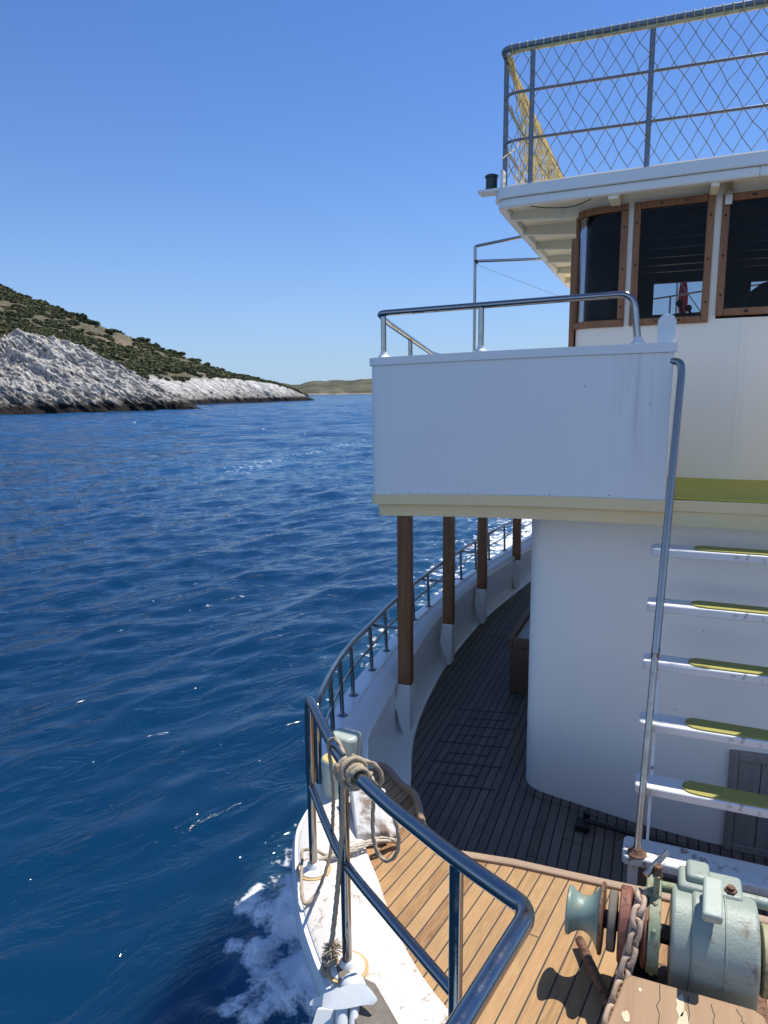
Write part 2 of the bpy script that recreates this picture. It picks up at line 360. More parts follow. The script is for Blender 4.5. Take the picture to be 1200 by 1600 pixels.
    def build(s, name, mat, parent=None, **kw):
        if kw.pop('sep', False):      # every loose piece becomes an object of its own
            pa = list(range(len(s.v)))
            def root(i):
                while pa[i] != i: pa[i] = pa[pa[i]]; i = pa[i]
                return i
            for f in s.f:
                a = root(f[0])
                for j in f[1:]: pa[root(j)] = a
            grp = {}
            for f, m in zip(s.f, s.mi): grp.setdefault(root(f[0]), []).append((f, m))
            res = []
            for g in grp.values():
                ids = sorted({i for f, _ in g for i in f}); mp = {i: k for k, i in enumerate(ids)}; q = MB()
                q.v = [s.v[i] for i in ids]; q.f = [tuple(mp[i] for i in f) for f, _ in g]; q.mi = [m for _, m in g]
                res.append(q.build(name, mat, parent, **kw))
            return res[0]
        me = bpy.data.meshes.new(name); me.from_pydata(s.v, [], s.f); me.update()
        bm = bmesh.new(); bm.from_mesh(me)
        bmesh.ops.recalc_face_normals(bm, faces=bm.faces)
        if kw.pop('weld', False): bmesh.ops.remove_doubles(bm, verts=bm.verts, dist=1e-5); bmesh.ops.recalc_face_normals(bm, faces=bm.faces)
        if kw.pop('tri', False): bmesh.ops.triangulate(bm, faces=[f for f in bm.faces if len(f.verts) > 4])
        bm.to_mesh(me); bm.free()
        if isinstance(mat, (list, tuple)): me.polygons.foreach_set('material_index', s.mi)
        return finish(name, me, mat, parent, **kw)
def mirpts(pts): return [(2 * XC - p[0],) + tuple(p[1:]) for p in pts]
def interp(tab, y, k=1):
    T = np.array(tab, float); return float(np.interp(y, T[:, 0], T[:, k]))

# ================================================================== THE BOAT
BX = (XC, 6.0, WZ)
boat = thing('passenger_boat', 'white wooden excursion boat with teak decks, wheelhouse and stainless rails, seen from its bow', 'boat', BX)

# ---- hull outline (outer edge of the gunwale / cap rail), starboard side, bow to stern: x, y, z(top), inner edge x
OUT = [(XC, 1.12), (0.15, 1.16), (-0.2, 1.30), (-0.6, 1.55), (-0.925, 1.80), (-1.015, 1.881), (-1.129, 2.0), (-1.246, 2.139), (-1.382, 2.345), (-1.524, 2.598),
       (-1.571, 2.759), (-1.605, 2.947), (-1.72, 3.15), (-1.85, 3.40), (-2.02, 3.97), (-2.13, 4.7), (-2.20, 5.4), (-2.24, 6.0), (-2.24, 6.5), (-2.22, 7.5), (-2.12, 8.6), (-2.03, 9.4), (-1.92, 10.3), (-1.6, 12), (-1.1, 14)]
OUT = [(p[0], p[1]) for p in crom([(a, b, 0) for a, b in OUT], 5)]
def zgun(y):   # gunwale / cap top along the sheer
    return interp([(1.0, -1.94), (1.8, -1.989), (2.0, -2.001), (2.6, -2.037), (2.95, -2.058), (3.4, -2.09), (4.0, -2.12), (4.7, -2.14), (20, -2.14)], y)
def outn(i):
    a = np.array(OUT[max(i - 1, 0)]); b = np.array(OUT[min(i + 1, len(OUT) - 1)]); t = (b - a) / np.linalg.norm(b - a)
    return np.array((t[1], -t[0]))   # points inboard
rings = []
for i, (x, y) in enumerate(OUT):
    n = outn(i); fl = 1.0 + 1.0 * max(0, min(1, (3.4 - y) / 1.6)); r = []
    if i == 0: n = np.array((0.0, 1.0))
    zt = zgun(y)
    for dz, ins in ((-0.03, 0.005), (-0.13, 0.02), (-0.4, 0.05), (-0.9, 0.13), (-1.4, 0.24), (-1.9, 0.36), (-2.6, 0.6)):
        q = np.array((x, y)) + n * ins * fl; q[0] = min(q[0], XC) ; r.append((q[0], q[1], zt + dz))
    rings.append(r)
hull = MB().loft(rings).mirror().build('hull', 'hullwhite', boat, sharp=60, weld=True)
rings = []
for i, (x, y) in enumerate(OUT):
    n = outn(i) if i else np.array((0.0, 1.0)); zt = zgun(y); q = np.array((x, y)); r = []
    for dz, ins in ((-0.012, 0.012), (-0.015, -0.018), (-0.045, -0.032), (-0.085, -0.03), (-0.11, -0.012), (-0.112, 0.015)):
        p = q + n * ins; r.append((min(p[0], XC), p[1], zt + dz))
    rings.append(r)
MB().loft(rings).mirror().build('rub_strake', 'hullwhite', boat, sharp=50, weld=True)

# ---- bow gunwale (covering board) between outer edge and teak
INN = [(XC, 1.50), (0.0, 1.58), (-0.3, 1.72), (-0.61, 1.929), (-0.779, 2.08), (-0.926, 2.253), (-1.044, 2.421), (-1.176, 2.594), (-1.27, 2.75), (-1.38, 2.97), (-1.46, 3.15), (-1.55, 3.40), (-1.72, 3.97)]
INN = crom([(a, b, 0) for a, b in INN], 6)
OG = [p for p in OUT if p[1] <= 4.0]
def resample(poly, n):
    P = np.array([(p[0], p[1]) for p in poly]); d = np.r_[0, np.cumsum(np.linalg.norm(np.diff(P, axis=0), axis=1))]
    t = np.linspace(0, d[-1], n); return np.c_[np.interp(t, d, P[:, 0]), np.interp(t, d, P[:, 1])]
A = resample([p for p in OUT if p[1] <= 3.32], 46); B = resample([p for p in INN if p[1] <= 3.28], 46)
rings = []
for a, b in zip(A, B):
    r = []
    for t, dz in ((0, -0.03), (0.0, -0.008), (0.04, 0.0), (0.35, 0.004), (0.7, 0.004), (0.96, 0.0), (1.0, -0.008), (1.0, -0.16)):
        q = a + (b - a) * t; z = zgun(q[1]); r.append((q[0], q[1], z + dz))
    rings.append(r)
gun = MB().loft(rings).mirror().build('gunwale', 'gunwale', boat, sharp=50, weld=True)

# ---- foredeck
def zfd(x, y): return -2.1 + 0.06 * (2.81 - y)
LEDGE = [(-0.562, 2.813), (-0.72, 2.79), (-0.878, 2.769), (-0.96, 2.84), (-1.04, 2.955), (-1.113, 3.103), (-1.179, 3.207), (-1.278, 3.274), (-1.405, 3.40), (-1.476, 3.427)]
LEDGE_S = [(p[0], p[1]) for p in crom([(a, b, 0) for a, b in LEDGE[2:]], 5)]
fd = [(XC, 2.843), (-0.03, 2.837), (-0.562, 2.813), (-0.72, 2.79)] + LEDGE_S + [(p[0] - 0.015, p[1] - 0.01) for p in INN[::-1] if p[1] < 3.4]
fd_all = fd + [(2 * XC - x, y) for x, y in fd[::-1]][1:-1]
MB().prism(fd_all, lambda x, y: zfd(x, y) - 0.05, zfd).build('foredeck', 'teak', boat, tri=True, sharp=30)
riser = [(XC, 2.83), (-0.03, 2.824), (-0.562, 2.80), (-0.86, 2.757), (-0.95, 2.85), (-1.03, 2.96), (-1.10, 3.10), (-1.17, 3.195), (-1.28, 3.262), (-1.47, 3.415)]
MB().loft([[(x, y, zfd(x, y) - 0.05), (x, y, -2.66)] for x, y in riser]).mirror().build('foredeck_riser', 'oldwood', boat, weld=True)
tp = [(XC, 2.846), (-0.03, 2.84), (-0.3, 2.828), (-0.562, 2.818), (-0.72, 2.796), (-0.85, 2.775)]
MB().loft([[(x, y - 0.012, zfd(x, y) - 0.03), (x, y - 0.012, zfd(x, y) + 0.012), (x, y - 0.004, zfd(x, y) + 0.018), (x, y + 0.022, zfd(x, y) + 0.018), (x, y + 0.03, zfd(x, y) + 0.01), (x, y + 0.03, zfd(x, y) - 0.07)] for x, y in tp]).mirror().build('toe_trim', 'trim', boat, sharp=40, weld=True)
lp = [np.array(p) for p in LEDGE_S]; rings = []
for i, p in enumerate(lp):
    t = lp[min(i + 1, len(lp) - 1)] - lp[max(i - 1, 0)]; t /= np.linalg.norm(t); n = np.array((t[1], -t[0])) ; z = zfd(*p)
    rings.append([(*(p + n * o), z + h) for o, h in ((-0.014, -0.03), (-0.014, 0.02), (-0.006, 0.03), (0.012, 0.03), (0.02, 0.022), (0.02, -0.07))])
MB().loft(rings, closed=False, cap=False).mirror().build('ledge_coaming', 'trim', boat, sharp=40, sep=True)

# ---- side cap rail, bulwark, waterway, lower deck
CAPI = [(3.1, -1.43), (3.57, -1.60), (3.81, -1.70), (4.36, -1.80), (4.7, -1.86), (5.4, -1.95), (6.0, -2.02), (6.5, -2.03), (7.5, -2.02), (8.6, -1.92), (9.4, -1.83), (10.3, -1.72), (12, -1.4), (14, -0.9)]
OUTY = sorted([(y, x) for x, y in OUT if y > 2.9])
WW = [(3.0, -1.22), (3.6, -1.36), (4.08, -1.515), (4.77, -1.737), (5.59, -1.87), (6.55, -1.94), (7.88, -1.93), (8.75, -1.86), (10.6, -1.62), (12, -1.33), (14, -0.83)]
ys = np.r_[np.linspace(3.05, 7, 34), np.linspace(7.3, 14, 24)]
def smooth_tab(tab):
    P = crom([(a, b, 0) for a, b in tab], 6); return [(p[0], p[1]) for p in P]
CAPI = smooth_tab(CAPI); WW = smooth_tab(WW)
rings = []
for y in ys:
    xo = interp(OUTY, y); xi = interp(CAPI, y); z = zgun(y) + (0.004 if y < 3.5 else 0.0); xg = xo + (xi - xo) * 0.48
    rings.append([(xo, y, z - 0.03), (xo + 0.006, y, z - 0.004), (xo + 0.02, y, z), (xg - 0.02, y, z + 0.002), (xg - 0.008, y, z - 0.012), (xg + 0.004, y, z - 0.016), (xi - 0.012, y, z - 0.055), (xi, y, z - 0.065), (xi + 0.004, y, z - 0.085), (xi - 0.03, y, z - 0.085)])
MB().loft(rings).mirror().build('cap_rail', 'cap', boat, sharp=28, sep=True)
rings = []
for y in ys:
    xi = interp(CAPI, y); z = zgun(y)
    rings.append([(xi - 0.02, y, z - 0.08), (xi - 0.015, y, z - 0.2), (xi - 0.01, y, -2.66)])
MB().loft(rings).mirror().build('bulwark', 'white', boat, sharp=40, sep=True)
rings = []
for y in ys:
    xi = interp(CAPI, y) - 0.012; xw = max(interp(WW, y), interp(CAPI, y) + 0.07)
    rings.append([(xi, y, -2.61), (xw - 0.035, y, -2.618), (xw - 0.012, y, -2.622), (xw, y, -2.634), (xw + 0.002, y, -2.66)])
MB().loft(rings).mirror().build('waterway', 'white', boat, sharp=40, sep=True)
def wwx(y): return max(interp(WW, y), interp(CAPI, y) + 0.07) - 0.02
ld_poly = [(wwx(y), y) for y in np.linspace(3.32, 14, 40)]
ld_poly = ld_poly + [(2 * XC - x, y) for x, y in ld_poly[::-1]]
d1 = MB().prism(ld_poly, -2.70, -2.65)
d1.prism([(-1.45, 2.7), (0.0, 2.7), (0.0, 3.32), (wwx(3.32), 3.32)], -2.70, -2.65)
d1.prism([(2 * XC - 0.0, 2.7), (2 * XC + 1.45, 2.7), (2 * XC - wwx(3.32), 3.32), (2 * XC - 0.0, 3.32)], -2.70, -2.65)
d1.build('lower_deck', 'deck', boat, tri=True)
MB().box((0.0, 2.84, -3.6), (0.02, 3.33, -2.652)).box((0.70, 2.84, -3.6), (0.72, 3.33, -2.652)).box((0.02, 3.31, -3.6), (0.70, 3.33, -2.652)).box((0.0, 2.84, -3.62), (0.72, 3.33, -3.6)).build('companionway_well', 'dark', boat)
# scuppers / deck hatch seams (wide caulked joints of a flush hatch in the side deck)
hs = MB()
def seam(a, b, w=0.007):
    a = np.array((*a, -2.6485)); b = np.array((*b, -2.6485)); t = (b - a) / np.linalg.norm(b - a); n = np.array((-t[1], t[0], 0))
    hs.obox((a + b) / 2, (b - a) / 2, n * w, (0, 0, 0.0006))
for k in range(5):
    f = k / 4.0; y0 = 4.18 + (5.342 - 4.18) * f
    seam((-1.44 - 0.11 * min(1, k / 1.5), y0 + (0.0)), (-0.975 - 0.075 * f, y0 + 0.08 + 0.026 * f))
for k in range(4):
    f = k / 3.0; y0 = 4.335 + (5.211 - 4.335) * f
    seam((-1.387 - 0.06 * f, y0), (-1.126 - 0.018 * f, y0 + 0.05 + 0.015 * f))
for k in range(3):
    seam((-1.72 + 0.05 * k, 7.2 + 0.33 * k), (-1.2 + 0.02 * k, 7.3 + 0.33 * k), 0.006)
hs.build('hatch_seam', 'black', boat, sep=True)
# white wooden knee where the bulwark steps down to the gunwale
kb = MB()
top = [(-1.42, 2.93, -1.86), (-1.27, 2.90, -1.86), (-1.128, 2.737, -2.02), (-1.253, 2.655, -2.02)]
kb.add(top + [(x + (0.0 if i > 1 else 0.0), y, -2.09) for i, (x, y, z) in enumerate(top)], [(0, 1, 2, 3), (7, 6, 5, 4), (0, 4, 5, 1), (1, 5, 6, 2), (2, 6, 7, 3), (3, 7, 4, 0)])
kb.build('bulwark_knee', 'knee', boat, bevel=0.008)
kb = MB(); 
kb.add([(-1.30, 2.93, -1.92), (-1.22, 2.92, -1.93), (-1.10, 2.80, -2.07), (-1.13, 2.76, -2.07), (-1.30, 2.93, -2.12), (-1.22, 2.92, -2.12), (-1.10, 2.80, -2.12), (-1.13, 2.76, -2.12)], [(0, 1, 2, 3), (7, 6, 5, 4), (0, 4, 5, 1), (1, 5, 6, 2), (2, 6, 7, 3), (3, 7, 4, 0)])
kb.build('bulwark_knee', 'knee', boat, bevel=0.006)
# mooring bitts
b1 = MB().lathe((-1.53, 2.97, -2.07), (0.02, 0, 1), [(0, 0.062), (0.1, 0.060), (0.16, 0.064), (0.205, 0.066), (0.215, 0.060)], 28).build('mooring_bitt', 'palegreen', boat, sharp=40)
MB().lathe((-1.526, 2.97, -1.856), (0.02, 0, 1), [(0, 0.058), (0.006, 0.054), (0.008, 0.03)], 24).build('bitt_cap', 'yellowtop', b1)
b2 = MB().prism([(-1.585, 3.04), (-1.47, 3.02), (-1.44, 3.06), (-1.44, 3.15), (-1.56, 3.17), (-1.60, 3.12)], -2.08, -1.775).build('mooring_bitt', 'palegreen', boat, bevel=0.02, bseg=3)

# ---- posts under the upper deck
for (x, y) in ((-1.823, 4.804), (-1.935, 6.29), (-1.94, 7.6), (-1.86, 9.12), (-1.66, 10.6)):
    p = MB().box((x - 0.05, y - 0.04, -2.24), (x + 0.055, y + 0.04, -0.70)).build('deck_post', 'post', boat, bevel=0.008)
    MB().box((x - 0.055, y - 0.045, -2.63), (x + 0.05, y + 0.045, -2.235)).build('post_pedestal', 'white', p, bevel=0.006)
    MB().add([(x - 0.055, y - 0.03, -2.25), (x + 0.05, y - 0.03, -2.25), (x + 0.05, y - 0.06, -2.63), (x + 0.02, y - 0.1, -2.63), (x - 0.055, y - 0.09, -2.40)], [(0, 1, 2, 3, 4)]).build('post_knee', 'white', p)
# ---- side rail on the cap
RT = [(-1.665, 3.06, -1.62), (-1.80, 3.45, -1.66), (-1.93, 3.86, -1.715), (-2.02, 4.25, -1.75), (-2.10, 4.83, -1.78), (-2.16, 5.4, -1.79), (-2.20, 6.0, -1.8), (-2.2, 6.5, -1.8), (-2.2, 7.2, -1.8), (-2.15, 8.2, -1.8), (-2.06, 9.1, -1.8), (-1.95, 10, -1.8), (-1.75, 11.2, -1.8), (-1.45, 12.6, -1.8)]
RTS = crom(RT, 6)
path = [(-1.655, 3.045, -2.06), (-1.655, 3.045, -1.64)] + [tuple(p) for p in RTS[1:]]
sr = MB().tube(fillet(path, {1: 0.05}), 0.019, 12).build('side_railing', 'steel', boat, sharp=60)
rty = [(p[1], p[0], p[2]) for p in RTS]
mid = [(interp(rty, y) + 0.008, y, (interp(rty, y, 2) + zgun(y)) / 2 + 0.01) for y in np.linspace(3.1, 12.4, 60)]
MB().tube(mid, 0.009, 8).build('mid_rail', 'steel', sr)
for k, y in enumerate((3.55, 3.9, 4.234, 4.733, 5.155, 5.55, 6.0, 6.44, 7.0, 7.56, 8.1, 8.6, 9.2, 9.8, 10.4, 11, 11.6)):
    x = interp(rty, y); z0 = zgun(y)
    MB().tube([(x + 0.012, y, z0 - 0.01), (x, y, interp(rty, y, 2))], 0.014, 10).lathe((x + 0.012, y, z0 - 0.002), (0, 0, 1), [(0, 0.036), (0.006, 0.036), (0.014, 0.02)], 16).build('stanchion', 'steel', sr, sharp=50)
for (px, py) in ((-1.823, 4.804), (-1.935, 6.29), (-1.94, 7.6)):
    x = interp(rty, py); MB().tube([(x, py, interp(rty, py, 2) - 0.02), (px - 0.04, py, interp(rty, py, 2) - 0.02)], 0.013, 10).build('rail_brace', 'steel', sr)

# ---- deck house on the lower deck
DH = [(XC, 4.165), (0.30, 4.168), (-0.056, 4.207), (-0.45, 4.285), (-0.60, 4.318)]
DHc = crom([(-0.60, 4.318, 0), (-0.70, 4.345, 0), (-0.765, 4.385, 0), (-0.805, 4.45, 0), (-0.82, 4.55, 0), (-0.826, 4.8, 0)], 5)
dh = [(p[0], p[1]) for p in crom([(a, b, 0) for a, b in DH], 4)[:-1]] + [(p[0], p[1]) for p in DHc] + [(-0.84, 8.0), (-0.80, 10.4), (XC, 10.4)]
MB().loft([[(x, y, -2.655), (x, y, -2.0), (x, y, -1.3), (x, y, -0.66)] for x, y in dh]).mirror().build('deck_house', 'housewhite', boat, sharp=40, weld=True)
hs2 = MB()
for (x, y, z) in ((-0.40, 4.2755, -1.52), (-0.16, 4.228, -1.05), (0.10, 4.187, -1.85), (-0.56, 4.309, -2.15), (0.22, 4.175, -1.35)):
    hs2.lathe((x, y + 0.002, z), (0.15, -1, 0), [(0, 0.0038), (0.003, 0.0032)], 8)
hs2.build('rust_speck', 'rustflange', boat, sep=True)
dhn = [np.array(p) for p in dh[:-2]]; rings = []
for i, p in enumerate(dhn):
    t = dhn[min(i + 1, len(dhn) - 1)] - dhn[max(i - 1, 0)]; t /= np.linalg.norm(t); n = np.array((t[1], -t[0])) * -1
    rings.append([(*(p + n * o), -2.65 + h) for o, h in ((0.0, 0.012), (0.055, 0.010), (0.06, 0.004), (0.06, -0.004))])
MB().loft(rings).mirror().build('margin_plank', 'deck', boat, sep=True)
dr = MB().box((0.40, 4.135, -2.64), (0.445, 4.19, -2.03)).box((0.445, 4.135, -2.64), (0.92, 4.19, -2.595)).box((0.445, 4.135, -2.075), (0.92, 4.19, -2.03)).build('locker_door', 'doorgrey', boat, bevel=0.005)
for k in range(4): MB().box((0.447 + k * 0.117, 4.147, -2.593), (0.447 + k * 0.117 + 0.113, 4.185, -2.077)).build('door_plank', 'doorgrey', dr, bevel=0.003)
# low ledges of the sunken walkway behind the bench
MB().box((0.0, 3.70, -2.648), (1.0, 3.74, -2.60)).build('deck_batten', 'oldwood', boat, bevel=0.004)

# ---- upper deck (cambered), bulwark panel
def camb(x): return -0.016 * (x - XC) ** 2
UD = [(-1.60, 3.996), (-1.68, 4.003), (-1.728, 4.02), (-1.752, 4.06), (-1.762, 4.14), (-1.785, 4.4), (-1.88, 5.2), (-1.99, 6.0), (-2.06, 6.8), (-2.08, 8), (-1.98, 9.6), (-1.75, 11.2), (-1.4, 12.4)]
UDs = [(p[0], p[1]) for p in crom([(a, b, 0) for a, b in UD], 4)]
front = [(-0.012, 3.869 - 0.0)] + [(x, 3.868 - 0.08 * x) for x in np.linspace(-0.1, -1.5, 8)]
def deckpoly(ins):
    pts = [(x, y) for x, y in front] + UDs
    P = np.array(pts); out = []
    for i in range(len(P)):
        t = P[min(i + 1, len(P) - 1)] - P[max(i - 1, 0)]; t /= np.linalg.norm(t); n = np.array((t[1], -t[0])) * 1.0
        q = P[i] + np.array((-n[0], -n[1])) * ins if False else P[i] + n * ins * (1 if True else 1); out.append((q[0], q[1]))
    return out
# normal check: inboard is +y on the front edge
_t = np.array(front[3]) - np.array(front[2]); _n = np.array((_t[1], -_t[0])); SGN = 1.0 if _n[1] > 0 else -1.0
def inset(pts, d):
    P = np.array(pts, float); out = []
    for i in range(len(P)):
        t = P[min(i + 1, len(P) - 1)] - P[max(i - 1, 0)]; t /= np.linalg.norm(t); n = np.array((t[1], -t[0])) * SGN
        out.append(tuple(P[i] + n * d))
    return out
EDGE = front + UDs
def slab(edge, gapx, gapy, z0, z1):
    L = [(XC, gapy), (gapx, gapy)] + edge; R = [(2 * XC - x, y) for x, y in L[::-1]][:-1]
    return MB().prism(L + R, lambda x, y: z0 + camb(x), lambda x, y: z1 + camb(x))
e1 = inset(EDGE, -0.010); e1[0] = (0.0, 3.860)
slab(e1, 0.0, 3.905, -0.628, -0.568).build('upper_deck', 'cream', boat, tri=True, bevel=0.012, bseg=3)
e2 = inset(EDGE, 0.034); e2[0] = (-0.006, 3.90)
slab(e2, -0.006, 3.915, -0.708, -0.630).build('deck_edge_band', 'cream', boat, tri=True, bevel=0.006)
MB().prism([(0.012, 3.908), (0.708, 3.908), (1.0, 4.86), (-0.30, 4.90)], -0.566, -0.556).build('deck_carpet', 'carpet', boat)
# panel: swept wall with cap
PE = [(-0.020, 3.871)] + [(x, 3.868 - 0.08 * x) for x in np.linspace(-0.06, -1.5, 9)] + UDs[:26]
def zb(x): return -0.557 + camb(x) - 0.012
def zt(x): return 0.232 - 0.006 * (x - XC) ** 2
I1 = inset(PE, 0.05)
rings = []
fl = lambda x: 0.006
for (x, y), (xi, yi) in zip(PE, I1):
    rings.append([(xi, yi, zb(x)), (x, y, zb(x)), (x, y, zb(x) * 0.5 + zt(x) * 0.5), (x, y, zt(x) - 0.045), (xi, yi, zt(x) - 0.045)])
pan = MB().loft(rings, closed=True, cap=True).mirror().build('bulwark_panel', 'panel', boat, sharp=35, bevel=0.004, sep=True)
o1 = inset(PE, -0.014); o2 = inset(PE, 0.064)
o1[0] = (-0.004, o1[0][1]); o2[0] = (-0.004, o2[0][1])
rings = [[(b[0], b[1], zt(a[0]) - 0.046), (a[0], a[1], zt(a[0]) - 0.046), (a[0], a[1], zt(a[0])), (b[0], b[1], zt(a[0]) + 0.002)] for a, b in zip(o1, o2)]
MB().loft(rings, closed=True, cap=True).mirror().build('panel_cap', 'white', pan, sharp=35, bevel=0.012, bseg=3, sep=True)
# rust pinholes along the foot of the panel
sp = MB()
for (x, dz) in ((-1.60, 0.03), (-1.57, 0.012), (-1.48, 0.014), (-1.36, 0.010), (-1.1, 0.012), (-0.62, 0.010), (-0.3, 0.016), (-0.12, 0.5), (-1.64, 0.26), (-0.45, 0.6)):
    sp.lathe((x, 3.868 - 0.08 * x + 0.001, zb(x) + dz), (0, -1, 0), [(0, 0.0035), (0.0014, 0.0032)], 8)
sp.build('rust_speck', 'rustflange', pan, sep=True)
# rounded white gate post at the panel end
gp = MB(); sh = [(-0.103, -0.55), (-0.018, -0.55), (-0.016, 0.34)] + [(-0.060 + 0.044 * math.cos(a), 0.335 + 0.044 * math.sin(a)) for a in np.linspace(0.15, math.pi - 0.15, 9)] + [(-0.104, 0.34)]
gp.loft([[(x, y, z) for x, z in sh] for y in (3.925, 3.975)], closed=True, cap=True)
gp.build('gate_post', 'white', boat, bevel=0.008)
gp.v = mirpts(gp.v); gp.build('gate_post', 'white', boat, bevel=0.008)
# rail on the panel
pr_path = [(-0.194, 3.915, 0.225), (-0.225, 3.91, 0.484), (-1.69, 4.03, 0.470), (-1.76, 4.35, 0.445), (-1.95, 5.8, 0.325), (-2.05, 7.0, 0.30)]
pr = MB().tube(fillet(pr_path, {1: 0.075, 2: 0.06, 3: 0.1}), 0.0185, 14).build('panel_railing', 'steel', boat, sharp=60)
MB().lathe((-0.194, 3.915, 0.226), (0, 0, 1), [(0, 0.04), (0.006, 0.04), (0.02, 0.026), (0.04, 0.022)], 18).build('rail_foot', 'plastic', pr)
for (x, y, z) in ((-1.041, 3.98, 0.478), (-1.668, 4.05, 0.465), (-1.845, 5.0, 0.39), (-2.0, 6.2, 0.31)):
    MB().tube([(x, y, zt(x) - 0.01), (x, y, z)], 0.0165, 12).build('stanchion', 'steel', pr)
    MB().lathe((x, y, zt(x)), (0, 0, 1), [(0, 0.038), (0.006, 0.038), (0.018, 0.024), (0.036, 0.02)], 16).build('rail_foot', 'plastic', pr)

# ---- wheelhouse
WHf = lambda x: 4.82 - 0.06 * x
wc = crom([(-0.365, WHf(-0.365), 0), (-0.46, 4.848, 0), (-0.545, 4.866, 0), (-0.605, 4.905, 0), (-0.642, 4.965, 0), (-0.655, 5.05, 0), (-0.66, 5.2, 0)], 5)
WC = [(p[0], p[1]) for p in wc]
def wall(mb, pts, z0, z1, th=0.03):
    I = []
    P = np.array(pts, float)
    for i in range(len(P)):
        t = P[min(i + 1, len(P) - 1)] - P[max(i - 1, 0)]; t /= np.linalg.norm(t); I.append(P[i] + np.array((t[1], -t[0])) * SGN * th)
    mb.loft([[(x, y, z0), (x, y, z1), (a[0], a[1], z1), (a[0], a[1], z0)] for (x, y), a in zip(pts, I)], closed=True, cap=True)
full = [(XC + 0.02, WHf(XC))] + [(x, WHf(x)) for x in (0.2, 0.0, -0.2)] + WC + [(-0.67, 6.0), (-0.69, 7.55)]
w = MB()
wall(w, full, -0.62, 0.418)                                  # dado below the windows
wall(w, full, 1.118, 1.235)                                  # head above
wall(w, [(0.196, WHf(0.196)), (0.153, WHf(0.153))], 0.4185, 1.1175)      # mullions
wall(w, [(-0.300, WHf(-0.30)), (-0.332, WHf(-0.332))], 0.4185, 1.1175)
wall(w, WC[24:] + [(-0.67, 6.0), (-0.69, 7.55)], 0.4185, 1.1175)
wh = w.mirror().build('wheelhouse', 'cabinwhite', boat, sharp=35)
il = MB()
for s in (0, 1):
    m = MB().box((-0.62, 5.15, -0.55), (-0.60, 7.45, 1.17))
    if s: m.mirror()
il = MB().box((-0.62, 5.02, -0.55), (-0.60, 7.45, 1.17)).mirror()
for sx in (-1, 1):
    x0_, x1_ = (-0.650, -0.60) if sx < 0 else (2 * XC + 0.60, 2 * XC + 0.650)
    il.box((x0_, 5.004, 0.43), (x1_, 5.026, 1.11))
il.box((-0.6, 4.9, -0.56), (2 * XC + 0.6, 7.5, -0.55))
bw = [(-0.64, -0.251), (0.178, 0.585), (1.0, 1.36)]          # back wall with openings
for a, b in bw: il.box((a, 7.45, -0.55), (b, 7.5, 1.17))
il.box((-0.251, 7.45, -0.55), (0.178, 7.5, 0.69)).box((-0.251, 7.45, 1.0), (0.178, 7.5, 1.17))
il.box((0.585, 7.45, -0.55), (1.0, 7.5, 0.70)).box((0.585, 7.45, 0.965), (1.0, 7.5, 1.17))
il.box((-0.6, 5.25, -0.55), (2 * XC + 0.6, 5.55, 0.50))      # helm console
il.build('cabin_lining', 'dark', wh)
for k in range(6):
    y = 5.25 + 0.4 * k; MB().box((-0.6, y, 1.075), (2 * XC + 0.6, y + 0.05, 1.15)).build('ceiling_beam', 'beamin', wh)
# windows: wooden frame, pane, screws
def flatwin(x0, x1, z0, z1, hinge=False, mir=False):
    m = MB(); f = 0.042; g = (lambda x: WHf(x))
    def bar(xa, xb, za, zb_):
        d = 0.022
        m.add([(xa, g(xa) - d, za), (xb, g(xb) - d, za), (xb, g(xb) + 0.02, za), (xa, g(xa) + 0.02, za), (xa, g(xa) - d, zb_), (xb, g(xb) - d, zb_), (xb, g(xb) + 0.02, zb_), (xa, g(xa) + 0.02, zb_)],
              [(0, 3, 2, 1), (4, 5, 6, 7), (0, 1, 5, 4), (1, 2, 6, 5), (2, 3, 7, 6), (3, 0, 4, 7)])
    bar(x0, x0 + f, z0, z1); bar(x1 - f, x1, z0, z1); bar(x0 + f + 0.001, x1 - f - 0.001, z0, z0 + f); bar(x0 + f + 0.001, x1 - f - 0.001, z1 - f, z1)
    p = MB().add([(x0 + 0.02, g(x0) - 0.002, z0 + 0.02), (x1 - 0.02, g(x1) - 0.002, z0 + 0.02), (x1 - 0.02, g(x1) - 0.002, z1 - 0.02), (x0 + 0.02, g(x0) - 0.002, z1 - 0.02)], [(0, 1, 2, 3)])
    sc = MB()
    for z in (z0 + 0.12, (z0 + z1) / 2, z1 - 0.12):
        for x in (x0 + f / 2, x1 - f / 2): sc.lathe((x, g(x) - 0.020, z), (0, -1, 0), [(0, 0.007), (0.004, 0.007), (0.0045, 0.004)], 10)
    for x in (x0 + 0.16, x1 - 0.16):
        for z in (z0 + f / 2, z1 - f / 2): sc.lathe((x, g(x) - 0.020, z), (0, -1, 0), [(0, 0.007), (0.004, 0.007), (0.0045, 0.004)], 10)
    if mir:
        for q in (m, p, sc): q.v = mirpts(q.v)
    fr = m.build('wheelhouse_window', 'frame', boat, bevel=0.005)
    p.build('pane', 'glass', fr); sc.build('screw', 'screw', fr, sep=True)
    return fr
flatwin(-0.300, 0.156, 0.398, 1.138); flatwin(-0.300, 0.156, 0.398, 1.138, mir=True)
wc3 = flatwin(0.194, 2 * XC - 0.194, 0.432, 1.125)
MB().box((0.205, WHf(0.2) - 0.036, 1.06), (0.245, WHf(0.2) - 0.023, 1.21)).box((0.208, WHf(0.2) - 0.048, 1.118), (0.242, WHf(0.2) - 0.036, 1.132)).build('window_hinge', 'dullsteel', wc3, bevel=0.003)
CW = [(-0.332, WHf(-0.332))] + WC[:24]
